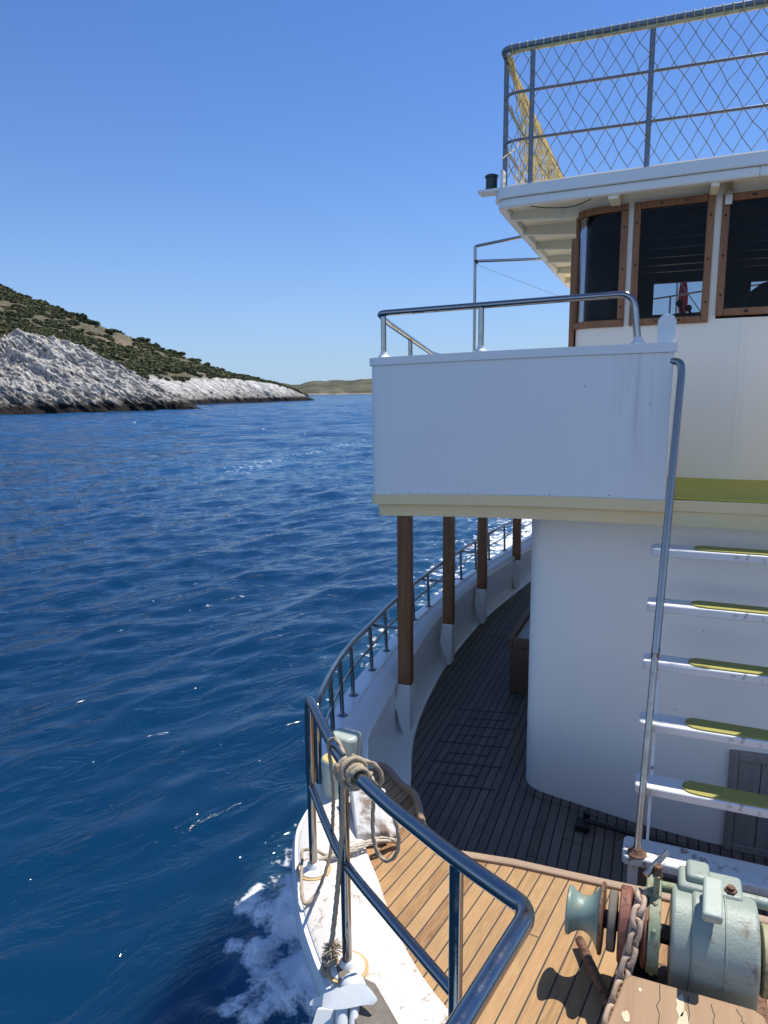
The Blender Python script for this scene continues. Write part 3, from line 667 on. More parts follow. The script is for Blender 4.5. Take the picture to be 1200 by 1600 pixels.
def cornerwin(mir):
    n = len(CW); o = MB(); p_out = inset(CW, -0.02); p_in = inset(CW, 0.02)
    def strip(a, b, z0, z1):
        o.loft([[(p_out[i][0], p_out[i][1], z0), (p_out[i][0], p_out[i][1], z1), (p_in[i][0], p_in[i][1], z1), (p_in[i][0], p_in[i][1], z0)] for i in range(a, b)], closed=True, cap=True)
    strip(0, n, 0.398, 0.442); strip(0, n, 1.098, 1.138)
    x = CW[0]; o.box((x[0] - 0.042, x[1] - 0.022, 0.443), (x[0], x[1] + 0.02, 1.097))
    strip(n - 3, n, 0.443, 1.097)
    g = MB(); g.loft([[(q[0], q[1], 0.42), (q[0], q[1], 1.115)] for q in CW])
    sc = MB()
    for z in (0.52, 0.75, 1.0): sc.lathe((x[0] - 0.021, x[1] - 0.02, z), (0, -1, 0), [(0, 0.007), (0.004, 0.007), (0.0045, 0.004)], 10)
    if mir:
        for q in (o, g, sc): q.v = mirpts(q.v)
    fr = o.build('wheelhouse_window', 'frame', boat, bevel=0.004); g.build('pane', 'glass', fr); sc.build('screw', 'screw', fr, sep=True)
cornerwin(False); cornerwin(True)
sd = MB().box((-0.695, 4.985, -0.56), (-0.66, 5.04, 0.99)).box((-0.695, 5.60, -0.56), (-0.67, 5.65, 0.99)).box((-0.695, 5.041, 0.93), (-0.667, 5.599, 0.99)).build('side_door', 'frame', boat, bevel=0.004)
MB().box((-0.688, 5.042, -0.55), (-0.668, 5.598, 0.928)).build('door_leaf', 'post', sd)

# ---- roof
RE = [(XC, 4.545)] + [(x, 4.56 - 0.05 * x) for x in (0.2, 0.0, -0.3, -0.6, -0.85)] + [(-0.98, 4.612), (-1.07, 4.625), (-1.125, 4.66), (-1.15, 4.73), (-1.155, 4.85), (-1.165, 5.2), (-1.19, 6.2), (-1.22, 7.6), (-1.235, 8.5)]
REs = RE[:6] + [(p[0], p[1]) for p in crom([(a, b, 0) for a, b in RE[6:11]], 4)][:-1] + RE[10:]
def roofslab(ins, z0, z1, back=8.5):
    L = inset(REs, ins); L = [(min(x, XC), y) for x, y in L]; L[-1] = (L[-1][0], back); R = [(2 * XC - x, y) for x, y in L[::-1]]
    if abs(L[0][0] - XC) < 1e-6: R = R[:-1]
    return MB().prism(L + R, z0, z1)
roof = roofslab(0.0, 1.203, 1.268).build('wheelhouse_roof', 'white', boat, tri=True, bevel=0.02, bseg=3)
roofslab(0.06, 1.268, 1.288, 8.4).build('roof_deck', 'cream', roof, tri=True, bevel=0.006)
L0 = inset(REs, 0.022); L1 = inset(REs, 0.075)
MB().loft([[(a[0], a[1], 1.148), (a[0], a[1], 1.2025), (b[0], b[1], 1.2025), (b[0], b[1], 1.148)] for a, b in zip(L0, L1)], closed=True, cap=True).mirror().build('roof_fascia', 'white', roof, bevel=0.01, bseg=2, weld=True)
roofslab(0.076, 1.188, 1.2028, 8.4).build('roof_soffit', 'soffit', roof, tri=True)
for y in (4.93, 5.42, 6.01, 6.65, 7.29, 7.95):
    MB().add([(-1.10 - 0.022 * (y - 4.9), y, 1.195), (-0.62, y, 1.195), (-0.62, y, 1.115), (-0.75, y, 1.110), (-1.0, y, 1.128), (-1.10 - 0.022 * (y - 4.9), y, 1.135)] + [(-1.10 - 0.022 * (y - 4.9), y + 0.05, 1.195), (-0.62, y + 0.05, 1.195), (-0.62, y + 0.05, 1.115), (-0.75, y + 0.05, 1.110), (-1.0, y + 0.05, 1.128), (-1.10 - 0.022 * (y - 4.9), y + 0.05, 1.135)],
             [(0, 1, 2, 3, 4, 5), (11, 10, 9, 8, 7, 6)] + [(i, 6 + i, 6 + (i + 1) % 6, (i + 1) % 6) for i in range(6)]).mirror().build('roof_beam', 'soffit', roof, bevel=0.004, sep=True)
# knees of the soffit in front of the wheelhouse and a drooping wire under the corner
MB().box((-0.44, 4.63, 1.128), (-0.38, 4.82, 1.186)).box((0.12, 4.60, 1.128), (0.165, 4.80, 1.186)).build('soffit_block', 'soffit', roof, bevel=0.006, sep=True)
MB().tube(crom([(-0.98, 4.68, 1.165), (-0.82, 4.70, 1.135), (-0.66, 4.72, 1.13), (-0.55, 4.73, 1.165)], 6), 0.003, 6).build('lamp_wire', 'black', roof)
# ---- roof railing
RZ = lambda x, a, b: a - b * x
top = [(2 * XC + 0.2, 4.57, 2.0)] + [(x, 4.585 - 0.05 * x, RZ(x, 2.03, 0.034)) for x in (0.4, -0.3)] + [(-1.10, 4.64, 2.067), (-1.16, 7.9, 2.06)]
rr = MB().tube(fillet(top, {3: 0.07}), 0.0195, 14).build('roof_railing', 'rail', boat, sharp=60)
for a, b in ((1.775, 0.036), (1.513, 0.024)):
    pth = [(2 * XC + 0.2, 4.57, RZ(0.8, a, b)), (0.4, 4.565, RZ(0.4, a, b)), (-1.10, 4.64, RZ(-1.1, a, b)), (-1.17, 7.9, RZ(-1.1, a, b))]
    MB().tube(fillet(pth, {2: 0.13}, 8), 0.0095, 10).build('mid_rail', 'rail', rr, sharp=60)
for x in (-0.911, -0.230, 0.45):
    MB().tube([(x, 4.588 - 0.05 * x, 1.27), (x, 4.588 - 0.05 * x, RZ(x, 2.03, 0.034))], 0.0155, 12).build('rail_post', 'rail', rr)
for x, y in ((-1.095, 4.74), (-1.125, 5.7), (-1.145, 6.7), (-1.16, 7.85)):
    MB().tube([(x, y, 1.27), (x, y, 2.06)], 0.0165, 12).build('rail_post', 'rail', rr)
# ---- navigation lamp
nl = MB().lathe((-1.172, 4.70, 1.273), (0, 0, 1), [(0, 0.042), (0.012, 0.042), (0.014, 0.037), (0.078, 0.037), (0.08, 0.043), (0.092, 0.043), (0.098, 0.03)], 20).build('navigation_lamp', 'navgreen', boat, sharp=30)
MB().box((-1.25, 4.64, 1.255), (-1.10, 4.76, 1.272)).box((-1.10, 4.63, 1.273), (-1.08, 4.70, 1.375)).build('lamp_bracket', 'white', nl, bevel=0.004)
# ---- awning frame on the upper deck further aft
af = MB().tube(fillet([(-2.225, 8.2, -0.6), (-2.225, 8.2, 1.642), (-1.5, 8.2, 1.72), (-0.5, 8.2, 1.77), (XC, 8.2, 1.78), (2 * XC + 2.2, 8.2, 1.64)], {1: 0.02}), 0.018, 10).build('awning_frame', 'steel', boat, sharp=60)
MB().tube([(-2.222, 8.2, 1.479), (-1.3, 8.2, 1.437), (XC, 8.2, 1.42)], 0.016, 10).build('frame_bar', 'steel', af)
MB().tube([(-2.21, 8.2, 1.44), (-0.7, 8.3, 0.80)], 0.002, 6).build('stay_wire', 'black', af)
MB().lathe((-2.21, 8.2, 1.45), (0, 0, 1), [(0, 0.02), (0.04, 0.025), (0.05, 0.01)], 8).build('lashing', 'black', af)

# ---- boarding ladder
TX0, TX1 = -0.076, 2 * XC + 0.076
bench = MB().prism([(TX0 - 0.035, 3.085), (TX0 - 0.02, 3.07), (TX1 + 0.03, 3.07), (TX1 + 0.03, 3.235), (TX0 - 0.02, 3.235), (TX0 - 0.035, 3.22)], -2.145, -2.10)
ladder = bench.build('boarding_ladder', 'bench', boat, bevel=0.008)
MB().box((-0.085, 3.10, -2.65), (-0.04, 3.14, -2.147)).box((TX1 - 0.02, 3.10, -2.65), (TX1 + 0.02, 3.14, -2.147)).build('bench_leg', 'treadw', ladder, bevel=0.004, sep=True)
MB().box((-0.035, 3.12, -2.65), (0.0, 3.2, -2.147)).build('bench_cleat', 'oldwood', ladder)
tp = [(TX0, 0.018), (TX0 + 0.008, 0.004), (TX0 + 0.022, 0.0), (TX1 - 0.02, 0.0), (TX1, 0.02), (TX1, 0.128), (TX0 + 0.02, 0.135), (TX0, 0.118)]
cp = [(TX0 + 0.205, 0.07), (TX0 + 0.21, 0.04), (TX0 + 0.235, 0.018), (TX0 + 0.28, 0.010), (TX1 - 0.10, 0.010), (TX1 - 0.08, 0.03), (TX1 - 0.08, 0.11), (TX0 + 0.24, 0.125), (TX0 + 0.213, 0.105)]
tr0 = pd0 = None
for k in range(5):
    y, z = 3.23 + 0.132 * k, -1.833 + 0.257 * k
    if tr0 is None:
        tr0 = MB().prism([(a, b) for a, b in tp], -0.042, 0.0).build('tread', 'treadw', ladder, bevel=0.007)
        pd0 = MB().prism([(a, b) for a, b in cp], 0.0005, 0.007).build('carpet_pad', 'pad', ladder, bevel=0.002)
        tr0.location = pd0.location = (0, y, z)
    else:
        for o in (tr0, pd0):
            c = o.copy(); COL.objects.link(c); c.location = (0, y, z)
st = MB()
for x in (TX0 + 0.062, TX1 - 0.075):
    st.loft([[(x, 3.215 + 0.01, -2.10), (x + 0.013, 3.225, -2.10), (x + 0.013, 3.25, -2.10), (x, 3.25, -2.10)], [(x + 0.01, 3.905, -0.64), (x + 0.023, 3.905, -0.64), (x + 0.023, 3.935, -0.64), (x + 0.01, 3.935, -0.64)]], closed=True, cap=True)
st.build('ladder_stringer', 'treadw', ladder, sep=True)
def handrail(mir):
    lo_ = [(-0.048, 3.105, -2.09), (-0.021, 3.415, -1.24)]; up_ = [(-0.021, 3.415, -1.24), (0.022, 3.845, 0.085), (0.014, 3.86, 0.132), (-0.025, 3.885, 0.14)]
    a = MB().tube(fillet(up_, {1: 0.03, 2: 0.03}), 0.0185, 14); b = MB().tube(lo_, 0.0165, 14)
    c = MB().lathe((-0.048, 3.105, -2.099), (0, 0, 1), [(0, 0.042), (0.006, 0.042), (0.012, 0.03), (0.03, 0.02)], 20).lathe((-0.0205, 3.42, -1.235), (0.03, 0.34, 1.0), [(-0.03, 0.0195), (0.02, 0.0195), (0.024, 0.016)], 16)
    if mir:
        for q in (a, b, c): q.v = mirpts(q.v)
    h = a.build('handrail', 'steel', ladder, sharp=60); b.build('handrail_tube', 'dullsteel', h, sharp=60); c.build('handrail_foot', 'rustflange', h, sharp=40)
handrail(False); handrail(True)

# ---- pulpit railing at the bow
P1b, P1t = (-1.326, 2.369, -2.024), -1.235
P2b, P2t = (-0.954, 1.924, -1.997), -1.222
ppath = [(P1b[0], P1b[1], -1.60), (P1b[0] + 0.003, P1b[1], P1t), (-1.10, 2.10, -1.225), (-0.955, 1.925, -1.212), (-0.70, 1.69, -1.165), (-0.43, 1.47, -1.115), (-0.222, 1.318, -1.078), (-0.28, 0.985, -1.06), (-0.36, 0.50, -1.03)]
pf = fillet(ppath, {1: 0.05, 2: 0.1, 3: 0.1, 4: 0.1, 5: 0.1, 6: 0.05}, 8)
pulpit = MB().tube(pf, 0.0208, 20).build('pulpit_railing', 'steel', boat, sharp=60)
for (b, t, r) in ((P1b, -1.60, 0.0175), (P2b, -1.225, 0.0172), ((-0.43, 1.475, -1.985), -1.12, 0.0180)):
    MB().tube([b, (b[0], b[1], t)], r, 16).build('pulpit_post', 'steel', pulpit)
    MB().lathe((b[0], b[1], b[2] + 0.006), (0, 0, 1), [(0, 0.075), (0.004, 0.075)], 28).build('rust_ring', 'rustring', pulpit)
    MB().lathe((b[0], b[1], b[2] + 0.009), (0, 0, 1), [(0, 0.062), (0.006, 0.062), (0.010, 0.054), (0.013, 0.031), (0.026, 0.027), (0.034, 0.021)], 28).build('post_foot', 'plastic', pulpit, sharp=40)
mp = [(P1b[0], P1b[1], -1.628), (-1.13, 2.13, -1.615), (P2b[0] + 0.002, P2b[1], -1.585), (-0.70, 1.70, -1.54), (-0.43, 1.475, -1.50)]
MB().tube(crom(mp, 5), 0.0155, 16).build('mid_rail', 'steel', pulpit, sharp=60)
# stem board along the gunwale under the anchor
MB().prism([(-0.99, 1.905), (-0.83, 1.885), (-0.70, 1.77), (-0.45, 1.55), (-0.60, 1.50), (-0.90, 1.79)], -2.0, -1.972).build('anchor_board', 'oldwood', boat, bevel=0.004)

# ================================================================== GEAR ON DECK
# ---- safety net on the roof rail
net = thing('safety_net', 'yellowed diamond mesh safety net laced along the wheelhouse roof railing', 'net', (-0.3, 4.6, 1.29))
def strands(nodes, edges, r, mb):
    for a, b in edges:
        a, b = np.array(nodes[a]), np.array(nodes[b]); t = b - a; L = np.linalg.norm(t)
        if L < 1e-6: continue
        t /= L; q = np.cross(t, (0.31, 0.82, 0.47)); q /= np.linalg.norm(q); s = np.cross(t, q)
        v = [p + r * (math.cos(k * 2.0944) * q + math.sin(k * 2.0944) * s) for p in (a, b) for k in range(3)]
        mb.add(v, [(0, 1, 4, 3), (1, 2, 5, 4), (2, 0, 3, 5)])
mb = MB(); nd = {}; ed = []; dx, rows = 0.046, 10
NC = int((0.80 + 1.07) / dx)
for i in range(NC + 1):
    for j in range(rows + 1):
        if (i + j) % 2: continue
        x = -1.07 + i * dx; ztop = 2.005 - 0.034 * x; zz = ztop - (ztop - 1.285) * j / rows
        jt = 0.0 if j in (0, rows) else 0.0045
        nd[(i, j)] = (x + random.gauss(0, jt), 4.578 - 0.05 * x - 0.035 * math.sin(math.pi * j / rows) + random.gauss(0, 0.006), zz + random.gauss(0, jt))
for (i, j) in nd:
    for d in (-1, 1):
        if (i + d, j + 1) in nd: ed.append(((i, j), (i + d, j + 1)))
ed2 = []
for a, b in ed:     # a slight sag in every strand
    m = tuple((np.array(nd[a]) + np.array(nd[b])) / 2 + RNG.normal(0, 0.0018, 3)); k = ('m', a, b); nd[k] = m; ed2 += [(a, k), (k, b)]
strands(nd, ed2, 0.0024, mb)
for q in [k for k in nd if k[0] != 'm']: mb.lathe(nd[q], (0, 0, 1), [(-0.005, 0.0015), (0, 0.0048), (0.005, 0.0015)], 5)
mb.build('net_front', 'net', net, smooth=False)
mb = MB()
hr = [(0.8, 4.545, 1.982)] + [(x, 4.578 - 0.05 * x, 2.004 - 0.034 * x) for x in (0.4, 0.0, -0.5, -1.0)] + [(-1.075, 4.67, 2.035), (-1.14, 7.6, 2.03)]
mb.tube(fillet(hr, 0.04), 0.010, 8, lobes=3, twist=160)
for i in range(38):     # lacing turns over the top rail
    x = 0.75 - i * 0.0485; c = np.array((x, 4.585 - 0.05 * x, 2.03 - 0.034 * x))
    pts = [c + np.array((0.012 * (a / 6.28), 0.023 * math.cos(a), 0.023 * math.sin(a))) for a in np.linspace(-1.6, 4.7, 14)]
    mb.tube(pts, 0.0035, 5)
mb.build('head_rope', 'netyellow', net, sharp=60)
mb = MB(); nd = {}; ed = []; NS, rows = 62, 13
for i in range(NS + 1):
    for j in range(rows + 1):
        if (i + j) % 2: continue
        f = j / rows; y = 4.69 + (7.4 - 4.69) * i / NS; sag = 0.05 * math.sin(f * 3.14)
        x = -1.078 - 0.023 * (y - 4.6) + 0.05 * f + sag + random.gauss(0, 0.008)
        zt_ = 2.03 - 0.03 * abs(math.sin(y * 5)); nd[(i, j)] = (x, y + random.gauss(0, 0.012) + 0.10 * f * f, zt_ - (zt_ - 1.30) * f + random.gauss(0, 0.012))
for (i, j) in nd:
    for d in (-1, 1):
        if (i + d, j + 1) in nd: ed.append(((i, j), (i + d, j + 1)))
strands(nd, ed, 0.0031, mb)
for i in range(50):     # bunched slack folds
    y = random.uniform(4.75, 6.9); x = -1.05 - 0.02 * (y - 4.6) + random.uniform(-0.02, 0.05); z1 = random.uniform(1.5, 2.02); z0 = max(1.3, z1 - random.uniform(0.2, 0.6))
    mb.tube(crom([(x, y, z1), (x + random.gauss(0.02, 0.02), y + random.gauss(0, 0.05), (z0 + z1) / 2), (x + random.gauss(0.03, 0.02), y + random.gauss(0, 0.08), z0)], 4), 0.0035, 5)
for k in range(3):
    mb.tube(crom([(-1.07 + 0.01 * k, 4.69, 2.03), (-1.08, 5.2, 1.97 - 0.02 * k), (-1.10, 6.0, 2.0), (-1.13, 7.4, 2.02 - 0.03 * k)], 10), 0.008, 6, lobes=3, twist=150)
mb.build('net_side', 'netyellow', net, smooth=False)

# ---- windlass
WLX, WY, WZa = 0.0, 2.285, -1.82
wlass = thing('anchor_windlass', 'rusty pale green anchor windlass with warping drum and brake band on the foredeck', 'windlass', (0.08, WY, -2.07))
def LX(x0, prof, name, mat, par_=wlass, n=40, sharp=35): return MB().lathe((x0, WY, WZa), (1, 0, 0), prof, n).build(name, mat, par_, sharp=sharp)
LX(-0.255, [(0, 0.05), (0.0, 0.074), (0.004, 0.080), (0.012, 0.079), (0.022, 0.068), (0.040, 0.058), (0.06, 0.0555), (0.078, 0.062), (0.093, 0.077), (0.104, 0.094), (0.110, 0.106)], 'warping_drum', 'drum')
LX(-0.1445, [(0, 0.106), (0.001, 0.114), (0.010, 0.115), (0.013, 0.110), (0.013, 0.03)], 'drum_flange', 'rustflange')
LX(-0.129, [(0, 0.03), (0.46, 0.03)], 'windlass_shaft', 'black', n=20)
LX(-0.116, [(0, 0.03), (0.0, 0.092), (0.004, 0.096), (0.024, 0.096), (0.028, 0.090), (0.028, 0.03)], 'spacer_ring', 'oldwood')
LX(-0.080, [(0, 0.03), (0, 0.116), (0.004, 0.121), (0.034, 0.121), (0.04, 0.112), (0.046, 0.085), (0.060, 0.075), (0.070, 0.085), (0.076, 0.112), (0.082, 0.118), (0.09, 0.116), (0.09, 0.03)], 'chain_gypsy', 'redrust')
bb = LX(0.0125, [(0, 0.06), (0, 0.123), (0.002, 0.126), (0.036, 0.126), (0.038, 0.123), (0.038, 0.06)], 'brake_band', 'greenband')
bo = MB()
for a in (0.2, 0.9, 1.6, 2.3, -0.6, 3.4):
    bo.lathe((0.031, WY + 0.124 * -math.sin(a), WZa + 0.124 * math.cos(a)), (0, -math.sin(a), math.cos(a)), [(0, 0.008), (0.006, 0.007), (0.008, 0.003)], 10)
bo.build('rivet', 'greenband', bb, sep=True)
# brake screw with T handle
bs = MB().box((0.022, 2.285, -1.70), (0.042, 2.312, -1.615)).build('brake_screw', 'greenband', wlass, bevel=0.003)
MB().lathe((0.034, 2.31, -1.632), (0, 0, 1), [(0, 0.016), (0.012, 0.017), (0.022, 0.012), (0.03, 0.012), (0.034, 0.016), (0.044, 0.014)], 8).build('screw_nut', 'rustflange', bs)
MB().tube([(-0.004, 2.30, -1.628), (0.030, 2.34, -1.598), (0.062, 2.375, -1.572)], [0.0115, 0.0105, 0.008], 12).build('crank_handle', 'dullsteel', bs)
MB().box((0.0, 2.29, -1.735), (0.05, 2.40, -1.685)).build('band_lug', 'greenband', bb, bevel=0.006)
MB().tube([(0.05, 2.37, -1.705), (0.10, 2.372, -1.705)], 0.018, 14).build('pinion_shaft', 'greenband', wlass)
# motor / gearbox housing
def housing(x0, x1, r, drop, name, nb=0.0):
    prof = [(r * math.cos(a), r * math.sin(a)) for a in np.linspace(-0.35, math.pi + 0.35, 30)] + [(-r * 0.86, -drop), (r * 0.86, -drop)]
    m = MB().loft([[(x, WY + 0.02 + c, WZa + s) for c, s in prof] for x in (x0, x1)], closed=True, cap=True)
    return m.build(name, 'blueenamel', wlass, bevel=0.012, bseg=3, sharp=45)
gb = housing(0.082, 0.150, 0.148, 0.17, 'gear_casing')
mh = housing(0.143, 0.340, 0.158, 0.20, 'motor_housing')
MB().tube([(0.243, WY + 0.02 + 0.159 * math.cos(a), WZa + 0.159 * math.sin(a)) for a in np.linspace(0.1, math.pi + 0.3, 24)], 0.0035, 6).build('casting_seam', 'blueenamel', mh)
MB().box((0.10, 2.33, -1.72), (0.30, 2.45, -1.655)).box((0.125, 2.36, -1.67), (0.20, 2.46, -1.632)).build('gear_cover', 'blueenamel', wlass, bevel=0.014, bseg=3)
MB().obox((0.197, 2.215, -1.598), (0.029, 0.0, 0.0), (0.004, 0.085, 0.008), (0, -0.002, 0.017)).box((0.175, 2.27, -1.68), (0.222, 2.33, -1.612)).build('lever_arm', 'palegreen', wlass, bevel=0.010, bseg=3)
MB().lathe((0.262, 2.36, -1.66), (0, 0, 1), [(0, 0.02), (0.012, 0.02), (0.013, 0.013), (0.022, 0.013)], 6).build('filler_plug', 'rustflange', wlass)
MB().tube([(0.30, 2.40, -1.70), (0.40, 2.40, -1.70)], 0.02, 14).build('output_shaft', 'blueenamel', wlass)
LX(0.352, [(0, 0.03), (0, 0.10), (0.004, 0.106), (0.03, 0.106), (0.034, 0.10), (0.034, 0.03)], 'brake_ring', 'ring')
LX(0.388, [(0, 0.08), (0.03, 0.085), (0.06, 0.06), (0.12, 0.055), (0.16, 0.08), (0.162, 0.04)], 'warping_drum', 'drum')
MB().box((-0.06, 2.19, -2.075), (0.05, 2.38, -1.93)).box((0.10, 2.20, -2.075), (0.33, 2.40, -2.0)).build('windlass_bed', 'black', wlass, bevel=0.01)
MB().box((-0.075, 2.16, -2.072), (0.40, 2.42, -2.045)).build('bed_plate', 'rustflange', wlass, bevel=0.006)
MB().tube([(-0.222, 2.42, -2.045), (-0.15, 2.26, -2.03), (-0.07, 2.09, -2.02)], [0.017, 0.0175, 0.018], 12).build('pawl_bar', 'rustflange', wlass)

# ---- chain
ch = thing('anchor_chain', 'thick galvanised chain running off the rusty windlass gypsy across the deck', 'chain', (-0.05, 2.15, -1.9))
cpath = crom([(-0.016, 2.33, -1.712), (-0.014, 2.27, -1.694), (-0.022, 2.20, -1.722), (-0.034, 2.155, -1.80), (-0.060, 2.085, -1.895), (-0.088, 1.985, -1.955), (-0.115, 1.83, -1.985), (-0.15, 1.60, -1.99)], 40)
D = np.r_[0, np.cumsum([np.linalg.norm(cpath[i + 1] - cpath[i]) for i in range(len(cpath) - 1)])]
CP = np.array(cpath); at = lambda s: np.array([np.interp(s, D, CP[:, k]) for k in range(3)])
LK, r0 = 0.0385, 0.0092
def linkmesh():
    pts = []; hw, hl = 0.0175, 0.0135
    for a in np.linspace(-math.pi / 2, math.pi / 2, 9): pts.append((hl + hw * math.cos(a), hw * math.sin(a), 0))
    for a in np.linspace(math.pi / 2, 1.5 * math.pi, 9): pts.append((-hl + hw * math.cos(a), hw * math.sin(a), 0))
    P = [np.array(p) for p in pts]; n = len(P); V = []; k = 8
    for i in range(n):
        t = P[(i + 1) % n] - P[i - 1]; t /= np.linalg.norm(t); q = np.array((0, 0, 1.0)); s = np.cross(t, q)
        V += [P[i] + r0 * (math.cos(2 * math.pi * j / k) * q + math.sin(2 * math.pi * j / k) * s) for j in range(k)]
    return V, [(i * k + j, i * k + (j + 1) % k, ((i + 1) % n) * k + (j + 1) % k, ((i + 1) % n) * k + j) for i in range(n) for j in range(k)]
lv, lf = linkmesh(); l0 = None; n = int(D[-1] / LK)
for i in range(n):
    s = (i + 0.5) * LK; p = at(s); t = at(s + 0.01) - at(s - 0.01); t /= np.linalg.norm(t)
    side = np.array((1.0, 0, 0)); b = np.cross(t, side); b /= np.linalg.norm(b); side = np.cross(b, t)
    ang = 0.7 + (math.pi / 2 if i % 2 else 0) + random.gauss(0, 0.1); yv = math.cos(ang) * side + math.sin(ang) * b; zv = np.cross(t, yv)
    mtx = Matrix(((t[0], yv[0], zv[0], p[0]), (t[1], yv[1], zv[1], p[1]), (t[2], yv[2], zv[2], p[2]), (0, 0, 0, 1)))
    if l0 is None: l0 = o = link('chain_link', lv, lf, 'chain', ch, sharp=180)
    else: o = l0.copy(); COL.objects.link(o)
    o.matrix_basis = mtx

# ---- plywood deck box in the foreground
bxp = [(-0.031, 2.088), (-0.049, 2.062), (-0.135, 1.62), (-0.12, 1.45), (0.42, 1.42), (0.47, 1.50), (0.345, 2.075), (0.32, 2.09)]
dbx = MB().prism(bxp, -1.862, -1.836).build('deck_box', 'ply', None, bevel=0.007, bseg=3)
tag(dbx, 'sunlit plywood deck box lid with cracked filler, in front of the windlass', 'box')
MB().prism([(x * 0.94 + 0.01, y * 0.97 + 0.05) for x, y in bxp], -2.05, -1.863).build('box_side', 'oldwood', dbx)
cr = MB()
for (a, b) in (((0.13, 2.065), (0.155, 1.80)), ((0.06, 2.08), (0.05, 1.85)), ((0.20, 2.06), (0.215, 1.9)), ((0.27, 2.07), (0.30, 1.97))):
    pts = [np.array((a[0] + (b[0] - a[0]) * t + random.gauss(0, 0.004), a[1] + (b[1] - a[1]) * t, -1.8352)) for t in np.linspace(0, 1, 9)]
    for p, q in zip(pts[:-1], pts[1:]): cr.obox((p + q) / 2, (q - p) / 2 * 1.05, (0.0011, 0, 0), (0, 0, 0.0003))
cr.build('crack', 'black', dbx, sep=True)
fp = MB()
def blob(cx, cy, rx, ry, n=16):
    fp.prism([(cx + rx * math.cos(a) * (1 + random.uniform(-.3, .3)), cy + ry * math.sin(a) * (1 + random.uniform(-.2, .2))) for a in np.linspace(0, 2 * math.pi, n, endpoint=False)], -1.8355, -1.8345)
blob(0.115, 2.02, 0.011, 0.045); blob(0.122, 1.93, 0.016, 0.07); blob(0.108, 1.86, 0.012, 0.04); blob(0.0, 2.035, 0.006, 0.008); blob(-0.035, 1.92, 0.011, 0.02); blob(0.31, 2.02, 0.006, 0.007)
fp.build('filler_patch', paint('filler', (0.62, 0.52, 0.34), rough=0.7, stain=0.4), dbx, sep=True)

# ---- ropes
rp = thing('mooring_rope', 'beige rope knotted around the bow pulpit rail with loops hanging down', 'rope', (-0.95, 1.95, -1.22))
def rope(pts, r=0.0066, n=10, name='rope_strand', mat='rope', par_=rp, k=14):
    P = crom(pts, k); return MB().tube(P, r, 12, lobes=3, twist=2 * math.pi / 0.045, amp=0.2).build(name, mat, par_, sharp=180)
def railp(s):   # point on the pulpit rail between x=-1.1 and -0.7
    T = [(-1.10, 2.10, -1.225), (-0.955, 1.925, -1.212), (-0.70, 1.69, -1.165)]; x = s
    return np.array((x, np.interp(x, [t[0] for t in T], [t[1] for t in T]), np.interp(x, [t[0] for t in T], [t[2] for t in T])))
wr = []
tdir = railp(-0.9) - railp(-1.0); tdir /= np.linalg.norm(tdir); n1 = np.cross(tdir, (0, 0, 1)); n1 /= np.linalg.norm(n1); n2 = np.cross(n1, tdir)
for i in range(61):
    a = i / 60 * 2 * math.pi * 4.2; rad = 0.0295; c = railp(-0.925 + 0.075 * i / 60)
    wr.append(c + rad * (math.cos(a) * n2 + math.sin(a) * n1))
MB().tube(wr, 0.0092, 12, lobes=3, twist=2 * math.pi / 0.05, amp=0.2).build('rope_knot', 'rope', rp, sharp=180)
wr2 = []
for i in range(41):
    a = 1 + i / 40 * 2 * math.pi * 1.6; c = railp(-0.915 + 0.05 * i / 40); wr2.append(c + 0.0445 * (math.cos(a) * n2 + math.sin(a) * n1))
MB().tube(wr2, 0.0085, 12, lobes=3, twist=2 * math.pi / 0.05, amp=0.2).build('rope_knot', 'rope', rp, sharp=180)
rope([(-0.945, 1.915, -1.175), (-0.985, 1.96, -1.165), (-1.015, 1.985, -1.168), (-1.045, 2.0, -1.195), (-1.046, 2.01, -1.26), (-1.047, 2.03, -1.40), (-1.11, 2.13, -1.66), (-1.19, 2.26, -1.85), (-1.225, 2.27, -1.955), (-1.225, 2.20, -1.985), (-1.245, 2.15, -1.995), (-1.285, 2.19, -1.98), (-1.36, 2.33, -1.965), (-1.385, 2.385, -1.955), (-1.35, 2.43, -1.975), (-1.30, 2.44, -1.995)])
rope([(-0.95, 1.90, -1.235), (-0.945, 1.90, -1.30), (-0.955, 1.905, -1.47), (-0.985, 1.915, -1.72), (-1.01, 1.92, -1.90), (-1.012, 1.915, -1.95)], 0.0085)
rope([(-0.91, 1.90, -1.165), (-0.885, 1.92, -1.185), (-0.85, 1.955, -1.215), (-0.835, 1.975, -1.27), (-0.855, 1.98, -1.33), (-0.876, 2.0, -1.36), (-0.882, 2.0, -1.45), (-0.880, 2.0, -1.52), (-0.862, 2.0, -1.575), (-0.832, 2.0, -1.592), (-0.800, 2.0, -1.565), (-0.787, 2.0, -1.51), (-0.794, 2.0, -1.45), (-0.818, 1.99, -1.38), (-0.86, 1.96, -1.28), (-0.90, 1.93, -1.22)])
